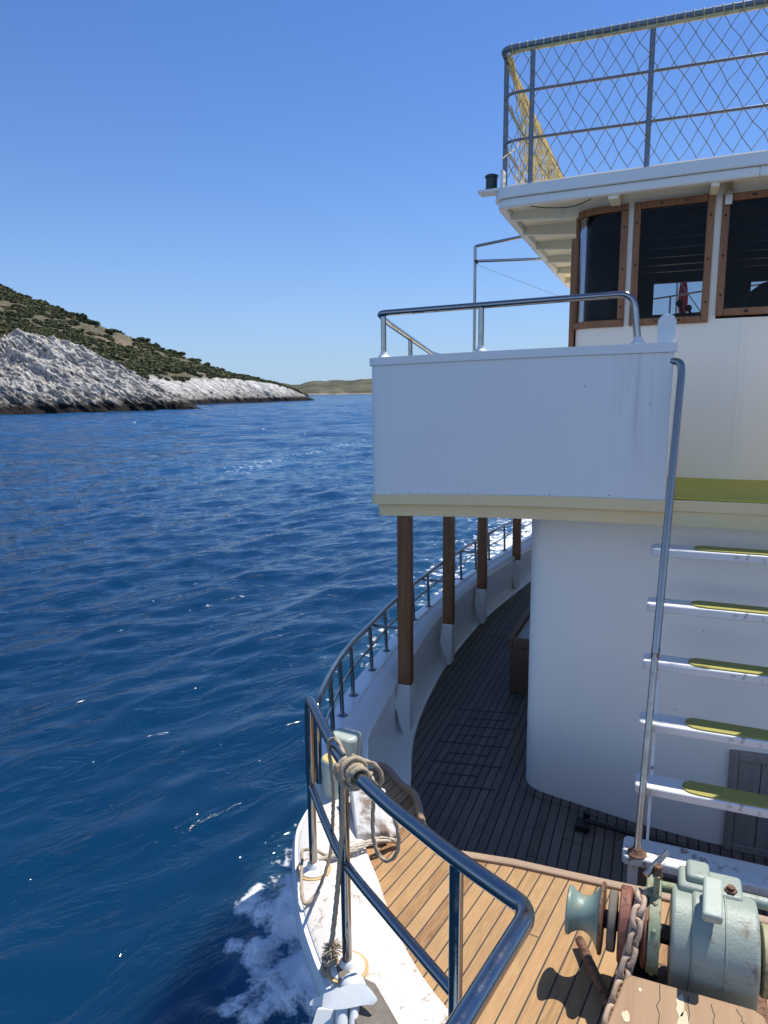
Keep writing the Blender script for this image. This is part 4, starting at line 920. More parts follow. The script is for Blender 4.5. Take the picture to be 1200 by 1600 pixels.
# knot at the anchor
kn = []
for i in range(70):
    a = i * 0.62; kn.append((-1.012 + 0.028 * math.cos(a) * math.cos(i * 0.13), 1.905 + 0.026 * math.sin(a), -1.985 + 0.03 * math.sin(i * 0.21)))
MB().tube(crom(kn, 3), 0.0085, 8, lobes=3, twist=2 * math.pi / 0.045, amp=0.2).build('rope_knot', 'rope', rp, sharp=180)
fz = MB()
for i in range(60):
    a = random.uniform(0, 6.28); b = random.uniform(-0.4, 1.2); d = np.array((math.cos(a) * math.cos(b), math.sin(a) * math.cos(b), math.sin(b))); c = np.array((-1.008, 1.915, -1.925))
    fz.tube([c, c + d * 0.02, c + d * random.uniform(0.025, 0.042) + np.array((0, 0, -0.005))], 0.0022, 4)
fz.build('rope_fray', 'rope', rp)
r2o = MB()
base = crom([(-1.345, 2.385, -2.003), (-1.30, 2.44, -2.006), (-1.25, 2.49, -2.004), (-1.21, 2.54, -2.006), (-1.17, 2.61, -2.012), (-1.135, 2.675, -2.03), (-1.085, 2.745, -2.078)], 10)
for k in range(7):
    ph = k * 0.9; pts = [p + np.array((0.016 * math.sin(ph + i * 0.16) * min(1, i / 20), 0.010 * math.cos(ph * 1.7 + i * 0.2) * min(1, i / 20), 0.010 * abs(math.sin(ph + i * 0.11)))) for i, p in enumerate(base)]
    r2o.tube(pts, 0.0042 if k else 0.007, 6, lobes=3, twist=150)
fr = r2o.build('frayed_rope', plain('bleached_rope', (0.55, 0.48, 0.38), 0.9, 0, 0.4, 150, 0.8), None, sharp=180)
tag(fr, 'frayed bleached rope lying across the white gunwale onto the teak', 'rope')

# ---- anchor at the bow
an = thing('anchor', 'white painted anchor hung over the bow gunwale at the bottom edge', 'anchor', (-0.9, 1.78, -1.95))
tp_ = crom([(-0.972, 1.698, -1.920), (-0.945, 1.726, -1.917), (-0.906, 1.763, -1.914), (-0.872, 1.790, -1.912), (-0.842, 1.803, -1.914), (-0.815, 1.797, -1.920), (-0.786, 1.780, -1.926)], 4)
bt_ = crom([(-0.970, 1.694, -1.928), (-0.940, 1.712, -1.938), (-0.905, 1.722, -1.945), (-0.868, 1.742, -1.947), (-0.836, 1.762, -1.945), (-0.812, 1.770, -1.938), (-0.784, 1.776, -1.932)], 4)
rg = []
for a_, b_ in zip(tp_, bt_):
    bk = np.array((0.004, 0.006, 0.003)); rg.append([a_ - bk, b_ - bk, b_ + bk, a_ + bk])
MB().loft(rg, closed=True, cap=True).build('anchor_fluke', 'anchor', an, sharp=50)
MB().lathe((-0.888, 1.825, -1.965), (0.15, 0.1, 1.0), [(-0.02, 0.044), (0.0, 0.046), (0.02, 0.043), (0.035, 0.034), (0.044, 0.018)], 24).build('anchor_head', 'anchor', an)
MB().tube([(-0.895, 1.765, -1.955), (-0.855, 1.66, -2.06), (-0.80, 1.52, -2.20)], [0.021, 0.02, 0.019], 14).build('anchor_shank', 'anchor', an)
MB().tube([(-0.858, 1.778, -1.955), (-0.815, 1.67, -2.04), (-0.75, 1.52, -2.16)], 0.016, 12).build('anchor_shank', 'anchor', an)
MB().loft([[(-0.975, 1.735, -1.985), (-0.915, 1.755, -1.985), (-0.912, 1.768, -1.99), (-0.972, 1.748, -1.99)], [(-0.985, 1.62, -2.10), (-0.91, 1.645, -2.10), (-0.907, 1.66, -2.11), (-0.982, 1.635, -2.11)], [(-1.0, 1.48, -2.3), (-0.93, 1.50, -2.3), (-0.927, 1.515, -2.31), (-0.997, 1.495, -2.31)]], closed=True, cap=True).build('anchor_fluke', 'anchor', an, bevel=0.004)
MB().lathe((-0.925, 1.775, -1.975), (0.8, 0.5, 0.0), [(0, 0.012), (0.05, 0.012)], 12).build('shackle_pin', 'rustflange', an)

# ---- chest beside the deck house, brush on the deck
cs = MB().box((-1.225, 5.83, -2.648), (-0.85, 7.15, -2.215)).build('deck_chest', 'chest', None, bevel=0.006)
tag(cs, 'dark wooden storage chest standing against the white deck house on the side deck', 'chest')
MB().box((-1.245, 5.81, -2.2145), (-1.20, 7.17, -2.135)).box((-1.199, 5.81, -2.2145), (-0.85, 5.85, -2.135)).box((-1.199, 7.13, -2.2145), (-0.85, 7.17, -2.135)).build('chest_rim', 'chest', cs, bevel=0.005)
MB().box((-1.197, 5.852, -2.2145), (-0.85, 7.128, -2.165)).build('chest_cushion', 'cushion', cs, bevel=0.01)
br = MB().tube([(-0.37, 4.06, -2.60), (-0.10, 4.05, -2.615), (0.33, 4.02, -2.628)], 0.015, 10).build('deck_brush', 'black', None)
tag(br, 'black long-handled deck brush lying on the dark planks by the ladder foot', 'brush')
MB().box((-0.42, 4.00, -2.645), (-0.34, 4.10, -2.605)).box((-0.385, 4.085, -2.606), (-0.345, 4.115, -2.565)).build('brush_head', 'black', br, bevel=0.006)

# ---- inside the wheelhouse and beyond it
wheel = MB()
wheel.tube([(0.66 + 0.20 * math.cos(a), 5.70, 0.52 + 0.20 * math.sin(a)) for a in np.linspace(0, 2 * math.pi, 40)], 0.014, 8)
for a in np.linspace(0, 2 * math.pi, 6, endpoint=False): wheel.tube([(0.66, 5.70, 0.52), (0.66 + 0.24 * math.cos(a), 5.70, 0.52 + 0.24 * math.sin(a))], 0.010, 6)
sw = wheel.build('steering_wheel', 'black', None); tag(sw, 'dark spoked steering wheel behind the middle wheelhouse window', 'wheel')
MB().lathe((0.66, 5.66, 0.52), (0, 1, 0), [(0, 0.04), (0.08, 0.05)], 16).build('wheel_hub', 'black', sw)
hc = MB().lathe((0.665, 6.4, 0.55), (0, 0, 1), [(0, 0.2), (0.1, 0.21), (0.2, 0.17), (0.26, 0.09), (0.28, 0.02)], 20).box((0.5, 6.35, -0.55), (0.83, 6.6, 0.55)).build('helm_seat', 'black', None); tag(hc, 'dark helm seat with rounded back seen through the middle wheelhouse window', 'seat')
tl = thing('throttle_lever', 'pair of dark round knobbed throttle levers inside the second wheelhouse window', 'lever', (0.02, 5.42, 0.50))
for x, z in ((-0.009, 0.585), (0.048, 0.55)):
    MB().lathe((x, 5.42, z - 0.024), (0, 0, 1), [(0.024 + 0.024 * math.sin(a), max(0.001, 0.024 * math.cos(a))) for a in np.linspace(-1.5, 1.5, 9)], 14).tube([(x, 5.42, z), (x + 0.03, 5.44, 0.49)], 0.008, 8).build('lever_knob', 'black', tl)
MB().box((-0.03, 5.36, 0.50), (0.14, 5.48, 0.515)).build('lever_base', 'black', tl)
fl_ = MB(); rgs = []
for j in range(14):
    f = j / 13; z = 1.30 - 0.45 * f; wv = 0.04 + 0.03 * math.sin(f * 3)
    rgs.append([(0.015 + wv * 1.6 * (k / 10 - 0.5) + 0.01 * f, 9.5 + 0.028 * math.sin(k * 1.9 + f * 1.3), z + 0.03 * (k / 10) * f) for k in range(11)])
flg = fl_.loft(rgs).build('flag', 'flag', None, sharp=180); tag(flg, 'limp red flag hanging astern, glimpsed through the wheelhouse', 'flag')
MB().tube([(-0.04, 9.5, -0.6), (-0.055, 9.5, 1.4)], 0.012, 8).build('flag_pole', 'steel', flg)
sr2 = MB()
for z0, z1 in ((1.065, 1.12), (0.79, 0.82)): sr2.tube([(-0.6, 9.2, z0 - 0.03), (-0.25, 9.2, z0), (0.25, 9.2, z1), (1.3, 9.2, z1 + 0.06)], 0.011, 8)
for x in (-0.12, 0.9): sr2.tube([(x, 9.2, -0.6), (x, 9.2, 1.07)], 0.011, 8)
sr2.tube([(-0.06, 9.3, 1.3), (0.25, 9.3, 0.85)], 0.006, 6)
sr2.build('aft_railing', 'rail', boat)

# ================================================================== NOISE
def vnoise(x, y, z=0.0, seed=0):
    x, y, z = np.broadcast_arrays(np.asarray(x, float), np.asarray(y, float), np.asarray(z, float))
    xi, yi, zi = np.floor(x).astype(np.int64), np.floor(y).astype(np.int64), np.floor(z).astype(np.int64)
    fx, fy, fz = x - xi, y - yi, z - zi; s = lambda t: t * t * (3 - 2 * t); fx, fy, fz = s(fx), s(fy), s(fz)
    def h(a, b, c):
        n = (a * 374761393 + b * 668265263 + c * 1274126177 + seed * 974711) & 0xffffffff
        n = ((n ^ (n >> 13)) * 1274126177) & 0xffffffff; n = ((n ^ (n >> 16)) * 2246822519) & 0xffffffff
        return ((n ^ (n >> 15)) & 0xffff) / 65535.0
    r = 0
    for dz in (0, 1):
        for dy in (0, 1):
            for dx_ in (0, 1):
                r = r + h(xi + dx_, yi + dy, zi + dz) * (fx if dx_ else 1 - fx) * (fy if dy else 1 - fy) * (fz if dz else 1 - fz)
    return r * 2 - 1
def fbm(x, y, z=0.0, o=5, seed=0, lac=2.03, g=0.5):
    r, a = 0, 1.0
    for i in range(o):
        r = r + a * vnoise(np.asarray(x) * lac ** i, np.asarray(y) * lac ** i, np.asarray(z) * lac ** i, seed + i); a *= g
    return r
def ridged(x, y, z=0.0, o=4, seed=0):
    r, a = 0, 1.0
    for i in range(o):
        r = r + a * (1 - 2 * np.abs(vnoise(np.asarray(x) * 2.1 ** i, np.asarray(y) * 2.1 ** i, np.asarray(z) * 2.1 ** i, seed + i))); a *= 0.52
    return r
def gridmesh(name, X, Y, Z, mat, attr=None, closed_u=False, smooth=True):
    n, m = X.shape; V = np.c_[X.ravel(), Y.ravel(), Z.ravel()].astype(np.float32)
    i, j = np.meshgrid(np.arange(n - 1), np.arange(m if closed_u else m - 1), indexing='ij'); jn = (j + 1) % m
    F = np.stack([i * m + j, i * m + jn, (i + 1) * m + jn, (i + 1) * m + j], -1).reshape(-1, 4)
    me = bpy.data.meshes.new(name); me.vertices.add(len(V)); me.vertices.foreach_set('co', V.ravel())
    me.loops.add(F.size); me.loops.foreach_set('vertex_index', F.ravel().astype(np.int32))
    me.polygons.add(len(F)); me.polygons.foreach_set('loop_start', np.arange(0, F.size, 4, dtype=np.int32)); me.update(calc_edges=True)
    if attr:
        for k, a in attr.items(): me.attributes.new(k, 'FLOAT', 'POINT').data.foreach_set('value', np.ascontiguousarray(a.ravel(), dtype=np.float32))
    me.materials.append(mat)
    if smooth: me.polygons.foreach_set('use_smooth', [True] * len(me.polygons))
    o = bpy.data.objects.new(name, me); COL.objects.link(o); return o

# ================================================================== WATER
def water_mat():
    t = NT('sea_water'); v = t.coord(); A_ = lambda n: t.new('ShaderNodeAttribute', attribute_name=n).outputs['Fac']
    fo = A_('foam'); deep = A_('slick'); far = A_('far')
    x_, y_, z_ = t.sep(v)
    def along(deg, st):      # stretched along a crest direction
        c, q = math.cos(math.radians(deg)), math.sin(math.radians(deg))
        a = t.math('ADD', t.math('MULTIPLY', x_, c), t.math('MULTIPLY', y_, q)); b = t.math('SUBTRACT', t.math('MULTIPLY', y_, c), t.math('MULTIPLY', x_, q))
        return t.comb(t.math('MULTIPLY', a, st), b, 0.0)
    n1 = t.noise(along(62, 0.42), 2.4, 5, 0.58, 0.6)
    n2 = t.noise(along(40, 0.5), 8.0, 4, 0.6, 0.4)
    rd = t.math('SUBTRACT', 1.0, t.math('MULTIPLY', t.math('ABSOLUTE', t.math('SUBTRACT', n1, 0.5)), 2.6))
    h = t.math('ADD', t.math('ADD', t.math('MULTIPLY', n1, 0.10), t.math('MULTIPLY', rd, 0.035)), t.math('MULTIPLY', n2, 0.011))
    n3 = t.noise(along(70, 0.40), 1.0, 4, 0.65, 0.4)
    h = t.math('ADD', h, t.math('MULTIPLY', t.math('MULTIPLY', n3, 1.25), far))
    n4 = t.noise(along(25, 0.35), 0.30, 4, 0.7, 0.3)
    h = t.math('ADD', h, t.math('MULTIPLY', t.math('MULTIPLY', n4, 3.5), t.math('MULTIPLY', far, far)))
    w1 = t.noise(v, 1.5, 8, 0.72, 1.2); vo = t.new('ShaderNodeTexVoronoi', feature='SMOOTH_F1'); wd = t.new('ShaderNodeVectorMath', operation='MULTIPLY_ADD'); t.l.new(t.noise(v, 3.0, 5, 0.65, 0.4, out=1), wd.inputs[0]); wd.inputs[1].default_value = (0.5, 0.5, 0.5); t.l.new(v, wd.inputs[2]); t.l.new(wd.outputs[0], vo.inputs['Vector']); vo.inputs['Scale'].default_value = 4.2; vo.inputs['Smoothness'].default_value = 0.35
    w2 = t.math('ADD', t.math('MULTIPLY', t.math('SUBTRACT', 0.95, t.math('MULTIPLY', vo.outputs['Distance'], 1.5)), 0.6), t.math('MULTIPLY', t.noise(v, 11.0, 5, 0.75, 0.5), 0.4)); w3 = t.noise(v, 30.0, 3, 0.7)
    k = t.math('ADD', t.math('ADD', t.math('MULTIPLY', w1, 0.42), t.math('MULTIPLY', w2, 0.46)), t.math('MULTIPLY', w3, 0.12))
    thr = t.math('SUBTRACT', 0.685, t.math('MULTIPLY', fo, 0.40))
    mask = t.math('MULTIPLY', t.ramp(t.math('MULTIPLY_ADD', t.math('SUBTRACT', k, thr), 5.2, 0.5), [(0.25, 0), (0.5, 0.45), (0.85, 1)]), t.math('GREATER_THAN', fo, 0.02))
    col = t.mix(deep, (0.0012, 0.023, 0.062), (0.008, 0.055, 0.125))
    col = t.mix(far, col, (0.014, 0.080, 0.200)); col = t.mix(t.math('MULTIPLY', fo, 0.5), col, (0.03, 0.13, 0.20))  # distant water painted bluer, for the sky its waves would reflect
    t.fin(col, t.math('MULTIPLY_ADD', far, 0.08, 0.045), 0, t.bump(h, 0.62, 1.0)); t.b.inputs['IOR'].default_value = 1.33; t.put(t.b.inputs['Specular IOR Level'], t.math('MULTIPLY_ADD', far, -0.30, 0.5))      # wave masking: a rough sea mirrors less at grazing angles
    t.b.subsurface_method = 'BURLEY'; t.b.inputs['Subsurface Weight'].default_value = 1.0
    t.b.inputs['Subsurface Radius'].default_value = (0.6, 1.0, 1.4); t.b.inputs['Subsurface Scale'].default_value = 1.0
    d = t.new('ShaderNodeBsdfDiffuse'); d.inputs[0].default_value = (0.88, 0.90, 0.92, 1)
    t.l.new(t.bump(t.math('ADD', t.math('MULTIPLY', w1, 0.4), t.math('MULTIPLY', w2, 0.45)), 0.7, 0.35), d.inputs['Normal'])
    mx = t.new('ShaderNodeMixShader'); t.l.new(mask, mx.inputs[0]); t.l.new(t.b.outputs[0], mx.inputs[1]); t.l.new(d.outputs[0], mx.inputs[2])
    t.l.new(mx.outputs[0], t.out.inputs[0]); return t.m
ang = np.radians(np.r_[np.linspace(-14, 62, 460), np.linspace(63, 345, 90)])
rad = np.r_[np.geomspace(1.2, 300, 570), np.geomspace(304, 14000, 80)]
Rr, Aa = np.meshgrid(rad, ang, indexing='ij'); X = -Rr * np.sin(Aa); Y = Rr * np.cos(Aa)
Z = np.zeros_like(X); wr_ = np.random.default_rng(3); main = math.radians(150)
px_ = X + 0.5 * fbm(X * 0.13, Y * 0.13, o=3, seed=5); py_ = Y + 0.5 * fbm(X * 0.13 + 9, Y * 0.13, o=3, seed=8)
for i in range(46):
    lam = 0.38 * (3.6 / 0.38) ** (i / 45.0); th = main + wr_.normal(0, 0.36); kx, ky = math.cos(th) * 2 * math.pi / lam, math.sin(th) * 2 * math.pi / lam
    a = 0.0060 * lam ** 0.8 * wr_.uniform(0.5, 1.2); fade = np.clip(1.6 - Rr * 0.0135 / lam, 0, 1) / (1 + (Rr / 80.0) ** 1.3 * lam / 2.5)
    ph = kx * px_ + ky * py_ + wr_.uniform(0, 6.28); Z += a * fade * (((np.sin(ph) + 1) * 0.5) ** 2.4 * 2.2 - 0.75)
Z *= 0.8 + 0.5 * fbm(X * 0.05, Y * 0.05, o=2, seed=12)
for i in range(16):      # longer chop that still shows far out
    lam = 3.2 * (8.5 / 3.2) ** (i / 15.0); th = math.radians(120) + wr_.normal(0, 0.4); kx, ky = math.cos(th) * 2 * math.pi / lam, math.sin(th) * 2 * math.pi / lam
    Z += 0.0085 * lam ** 0.85 * np.clip((Rr - 25) / 45, 0, 1) * np.clip(2.0 - Rr * 0.026 / lam, 0, 1) * np.sin(kx * px_ + ky * py_ + wr_.uniform(0, 6.28))
fo_edge = [(1.0, -1.5), (2.3, -2.05), (3.1, -2.6), (3.87, -2.95), (4.7, -3.1), (6, -3.5), (7.9, -4.2), (11, -5.2), (14, -5.8), (19, -6.2), (30, -7.5), (60, -9)]
xe = np.interp(Y, [p[0] for p in fo_edge], [p[1] for p in fo_edge]); xw = np.interp(Y, [p[1] for p in OUT], [p[0] for p in OUT]) + 0.25
wob_ = 0.45 * fbm(X * 0.8, Y * 0.8, o=4, seed=21); t_ = np.clip((X - xe + wob_) / (np.abs(xw - xe) * 0.5 + 0.3), 0, 1)
foam = t_ * (X < 3) * (Y > 1.0) * np.interp(Y, [1, 2.2, 3.2, 4.6, 5.6, 6.6, 9, 16, 26, 60], [0, 0.6, 1.0, 1.0, 0.7, 0.9, 1.0, 0.95, 0.7, 0.0])
st_ = np.abs((X + 20.5) * 0.99 - (Y - 30) * -0.10 + 2.0 * fbm(X * 0.1, Y * 0.1, o=3, seed=4)); xl_ = -20.3 - (Y - 27.5) * 0.096 + 1.2 * fbm(X * 0.08, Y * 0.08, o=3, seed=4); streak = np.exp(-((X - xl_) / 1.1) ** 2) * np.interp(Y, [25, 30, 50, 62], [0, 1, 1, 0])
foam = np.maximum(foam, 0.345 * streak)
Z += foam * (0.10 * fbm(X * 2.2, Y * 2.2, o=4, seed=31) + 0.03) * np.clip(1.5 - Rr / 30, 0, 1)
bowlift = np.exp(-((Y - 3.3) / 1.2) ** 2) * np.exp(-((X + 2.2) / 0.6) ** 2); Z += 0.12 * bowlift
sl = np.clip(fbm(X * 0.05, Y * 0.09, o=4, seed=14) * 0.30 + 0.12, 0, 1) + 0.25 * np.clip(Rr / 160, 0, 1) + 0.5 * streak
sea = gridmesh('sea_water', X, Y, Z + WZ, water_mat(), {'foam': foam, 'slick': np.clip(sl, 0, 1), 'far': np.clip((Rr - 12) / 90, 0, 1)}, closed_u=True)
tag(sea, 'deep blue rippled sea with white foam along the hull', None, None, 'structure')

# ================================================================== COAST
def pol(b, d): return -d * np.sin(np.radians(b)), d * np.cos(np.radians(b))
def tabf(t):
    t = sorted(t); xs, ys_ = [p[0] for p in t], [p[1] for p in t]; return lambda b: np.interp(b, xs, ys_)
S_A = tabf([(36.9, 199), (37.06, 197.7), (39.57, 188.1), (42.38, 177.5), (46.85, 170.4), (51.02, 168), (58, 160), (66, 150)])
E_A = tabf([(37.06, -0.0193), (37.62, -0.0131), (38.57, -0.0068), (39.94, 0.0088), (41.66, 0.0224), (43.05, 0.039), (43.92, 0.0455), (45.4, 0.059), (47.04, 0.0728), (48.48, 0.0769), (49.51, 0.0757), (50.56, 0.066), (54, 0.08), (66, 0.1)])
S_B = tabf([(27.94, 385), (30.15, 346.1), (32.68, 312.2), (35.18, 294.7), (37.63, 263.4), (40.03, 245.5), (46, 232), (66, 215)])
E_V = tabf([(27.94, -0.0099), (30.61, 0.0108), (32.76, 0.0168), (35.91, 0.0215), (38.49, 0.0165), (39.91, 0.0158), (41.66, 0.020), (44, 0.032), (47, 0.05), (66, 0.05)])
E_R = tabf([(27.94, -0.0099), (28.6, -0.0045), (29.61, 0.0037), (31.11, 0.0122), (32.61, 0.0184), (35.05, 0.0310), (37.43, 0.0455), (39.74, 0.0618), (42.87, 0.0815), (45.42, 0.0995), (47.87, 0.1158), (50.2, 0.1325), (56, 0.165), (66, 0.2)])
NS_, TS_ = np.array((0.396, 0.413, 0.819)), np.array((0.565, 0.590, -0.574)); QS_ = np.cross(NS_, TS_)      # dip of the limestone beds
def rock_mat():
    t = NT('limestone'); v = t.coord(); x, y, z = t.sep(v)
    def dot(a, k):
        n = t.new('ShaderNodeVectorMath', operation='DOT_PRODUCT'); t.l.new(v, n.inputs[0]); n.inputs[1].default_value = tuple(a); return t.math('MULTIPLY', n.outputs['Value'], k)
    sv = t.comb(dot(NS_, 0.55), dot(TS_, 0.085), dot(QS_, 0.12))
    n1 = t.noise(sv, 1.0, 9, 0.70, 0.6); n2 = t.noise(v, 0.07, 5, 0.6, 0.3); n3 = t.noise(t.comb(dot(NS_, 1.6), dot(TS_, 0.5), dot(QS_, 0.6)), 1.0, 7, 0.74)
    c = t.mix(t.ramp(n1, [(0.38, 0), (0.56, 1)]), (0.36, 0.345, 0.335), (0.80, 0.755, 0.68))
    c = t.mix(t.ramp(n2, [(0.50, 0), (0.66, 0.7)]), c, (0.34, 0.34, 0.345))
    c = t.mix(t.ramp(n3, [(0.53, 0), (0.66, 0.7)]), c, (0.85, 0.78, 0.69))
    c = t.mix(t.ramp(n3, [(0.40, 0.96), (0.465, 0)]), c, (0.04, 0.046, 0.042))
    wl_ = t.math('ADD', t.math('ADD', z, -WZ), t.math('MULTIPLY', t.math('SUBTRACT', n3, 0.5), 5.0))       # metres above the sea, ragged
    c = t.mix(t.ramp(t.math('MULTIPLY', wl_, 0.10), [(0.20, 0.65), (0.55, 0.0)]), c, (0.19, 0.155, 0.115))
    c = t.mix(t.ramp(t.math('MULTIPLY', wl_, 0.25), [(0.0, 1), (0.42, 1), (0.66, 0.0)]), c, (0.026, 0.022, 0.019))
    sc = t.new('ShaderNodeAttribute', attribute_name='soil').outputs['Fac']
    g = t.noise(v, 0.35, 7, 0.75); g2 = t.noise(v, 1.3, 6, 0.75)
    so = t.mix(t.ramp(g, [(0.42, 0), (0.56, 1)]), (0.21, 0.175, 0.115), (0.085, 0.09, 0.042))
    so = t.mix(t.ramp(g2, [(0.55, 0), (0.66, 0.75)]), so, (0.32, 0.28, 0.22)); so = t.mix(t.ramp(g2, [(0.32, 0.8), (0.45, 0)]), so, (0.035, 0.042, 0.018))
    br = t.new('ShaderNodeAttribute', attribute_name='bare').outputs['Fac']
    so = t.mix(t.math('MULTIPLY', br, t.ramp(g2, [(0.36, 0.25), (0.5, 0.95)])), so, (0.30, 0.22, 0.15))
    c = t.mix(sc, c, so)
    b1 = t.bump(n1, 0.8, 1.6); b2 = t.bump(n3, 1.0, 1.2, b1)
    return t.fin(c, 0.9, 0, b2, 0.2)
RM = rock_mat()
def beds(X, Y, Z):
    s, q, r = X * NS_[0] + Y * NS_[1] + Z * NS_[2], X * TS_[0] + Y * TS_[1] + Z * TS_[2], X * QS_[0] + Y * QS_[1] + Z * QS_[2]
    return ridged(s * 0.30, q * 0.055, r * 0.07, o=5, seed=50), ridged(s * 1.0, q * 0.34, r * 0.34, o=3, seed=60)
# near spur
b = np.linspace(36.95, 66, 700); wds = np.r_[np.linspace(-0.10, 0.0, 5), np.linspace(0.01, 1.0, 130), np.linspace(1.03, 3.0, 30)]
Bb, Ww = np.meshgrid(b, wds, indexing='ij'); wA = np.interp(Bb, [36.9, 38.5, 42, 46, 52, 66], [5, 15, 26, 38, 48, 60])
X0, Y0 = pol(Bb, S_A(Bb) + Ww * wA); low = np.clip(Ww * 4, 0, 1)
Dd = S_A(Bb) + Ww * wA + 2.2 * fbm(X0 * 0.09, Y0 * 0.09, o=4, seed=40) * np.clip(1.3 - Ww, 0, 1)
e0 = WZ / S_A(Bb); eT = np.maximum(E_A(Bb), e0 + 0.0005); ease = np.clip(Ww, -0.2, 1); ease = np.where(ease > 0, 0.05 * np.minimum(1, ease * 16) + 0.95 * ease ** 0.95, ease * 2)
Zz = (e0 + (eT - e0) * ease) * Dd; Zz = np.where(Ww > 1, eT * (S_A(Bb) + wA) - (Ww - 1) * wA * 0.06, Zz)
Xx, Yy = pol(Bb, Dd); amp = np.clip(Ww * 9 + 0.25, 0, 1) * np.clip((eT - e0) * 50, 0.2, 1.0)
st1, st2 = beds(Xx, Yy, Zz * 1.0); dsp = amp * (1.1 * st1 + 0.5 * st2)
Zz = Zz + dsp * 0.75 - amp * 0.45; Xx, Yy = pol(Bb, Dd - dsp * 1.2)
soil = np.clip((Ww - 1.02) * 8 + fbm(Xx * 0.2, Yy * 0.2, o=3, seed=70) * 0.6, 0, 1)
rk = gridmesh('rocky_shore', Xx, Yy, Zz, RM, {'soil': soil, 'bare': soil * 0}, smooth=False)
tag(rk, 'grey white limestone spur dropping into the sea', None, None, 'structure')
# headland behind
b = np.linspace(27.96, 66, 760); wds = np.r_[np.linspace(-0.1, 0, 4), np.linspace(0.012, 1, 80), np.linspace(1.02, 2.0, 90), np.linspace(2.03, 3.0, 16)]
Bb, Ww = np.meshgrid(b, wds, indexing='ij')
def terrB(Bb, Ww, rough=True):
    w1 = np.interp(Bb, [27.94, 29, 33, 38, 41, 66], [1.5, 7, 16, 24, 30, 30]); w2 = np.interp(Bb, [27.94, 29.5, 32, 38, 44, 50, 66], [2, 8, 26, 62, 105, 150, 200])
    S0 = S_B(Bb); x0, y0 = pol(Bb, S0 + Ww * w1)
    jag = 2.4 * fbm(x0 * 0.06, y0 * 0.06, o=4, seed=80) * np.clip(1.3 - Ww, 0, 1) * np.clip((Bb - 27.94) * 0.6, 0, 1)
    Dd = S0 + jag + np.clip(Ww, -1, 1) * w1 + np.clip(Ww - 1, 0, 1) * w2 + np.clip(Ww - 2, 0, 1) * 60
    e0, e1, e2 = WZ / S0, np.maximum(E_V(Bb), WZ / S0 + 0.0002), np.maximum(E_R(Bb), WZ / S0 + 0.0004)
    e1 = np.minimum(e1, e2)
    t1 = np.clip(Ww, -0.2, 1); e = np.where(Ww <= 1, e0 + (e1 - e0) * np.where(t1 > 0, 0.06 * np.minimum(1, t1 * 12) + 0.94 * t1, t1), e1 + (e2 - e1) * np.clip(Ww - 1, 0, 1) ** 0.85)
    Z = e * Dd; Z = np.where(Ww > 2, e2 * (S0 + w1 + w2) - (Ww - 2) * 12, Z)
    return Dd, Z
def bankf(bb, e):      # reddish bank with few bushes, and a paler scar higher up
    return np.exp(-(((bb - 42.3) / 1.9) ** 2 + ((e - 0.0655 + 0.006 * (bb - 42.3) * -0.35) / 0.0075) ** 2)), 0.8 * np.exp(-(((bb - 48.3) / 1.5) ** 2 + ((e - 0.112) / 0.005) ** 2))
Dd, Zz = terrB(Bb, Ww); Xx, Yy = pol(Bb, Dd)
rockk = np.clip(1.15 - Ww, 0, 1) * np.clip(Ww * 8 + 0.2, 0, 1) * np.clip((Bb - 27.9) * 0.7, 0.1, 1)
st1, st2 = beds(Xx, Yy, Zz); dsp = rockk * (0.8 * st1 + 0.45 * st2)
Zz = Zz + dsp * 0.8 - 0.2 * rockk + np.clip(Ww - 1, 0, 1) * 0.8 * fbm(Xx * 0.09, Yy * 0.09, o=4, seed=71) * np.clip((2.05 - Ww) * 4, 0.2, 1)
Xx, Yy = pol(Bb, Dd - dsp * 1.1)
k1, k2 = bankf(Bb, Zz / np.maximum(Dd, 1))
soil = np.clip((Ww - 1.0) * 7 + 0.6 * fbm(Xx * 0.12, Yy * 0.12, o=4, seed=72), 0, 1)
hl = gridmesh('hill', Xx, Yy, Zz, RM, {'soil': soil, 'bare': np.clip(k1 * 0.9 + k2, 0, 1)}, smooth=False)
tag(hl, 'scrub covered headland sloping down to a pale rocky point', None, None, 'structure')

# scrub: leafy clumps scattered over the headland
def bush_variant(seed, n=110, nl=6, size=(0.13, 0.24)):
    r = np.random.default_rng(seed); V = []
    lob = [(r.normal(0, 0.34), r.normal(0, 0.34), r.uniform(0.25, 0.62), r.uniform(0.34, 0.55)) for _ in range(nl)]
    for i in range(n):
        x, y, z, rr_ = lob[i % nl]; d = r.normal(size=3); d /= np.linalg.norm(d); d[2] = abs(d[2]) * 0.9 - 0.15
        c = np.array((x, y, z)) + d * rr_ * r.uniform(0.75, 1.08); s = r.uniform(*size); a = r.normal(size=3); a -= d * a.dot(d) * 0.6; a /= np.linalg.norm(a); b_ = np.cross(d, a); b_ /= np.linalg.norm(b_)
        V += [c - a * s - b_ * s * 0.7, c + a * s - b_ * s * 0.7 + d * 0.05, c + a * s * 0.6 + b_ * s + d * 0.06, c - a * s * 0.7 + b_ * s * 0.8]
    for (x, y, z, rr_) in lob:      # inner mass so the clump is not see-through
        q = rr_ * 0.62; P = [np.array((x + q * i, y + q * j, z + q * k)) for k in (-1, 1) for j in (-1, 1) for i in (-1, 1)]
        for f in ((0, 1, 5, 4), (1, 3, 7, 5), (3, 2, 6, 7), (2, 0, 4, 6), (4, 5, 7, 6)): V += [P[i] for i in f]
    return np.array(V)
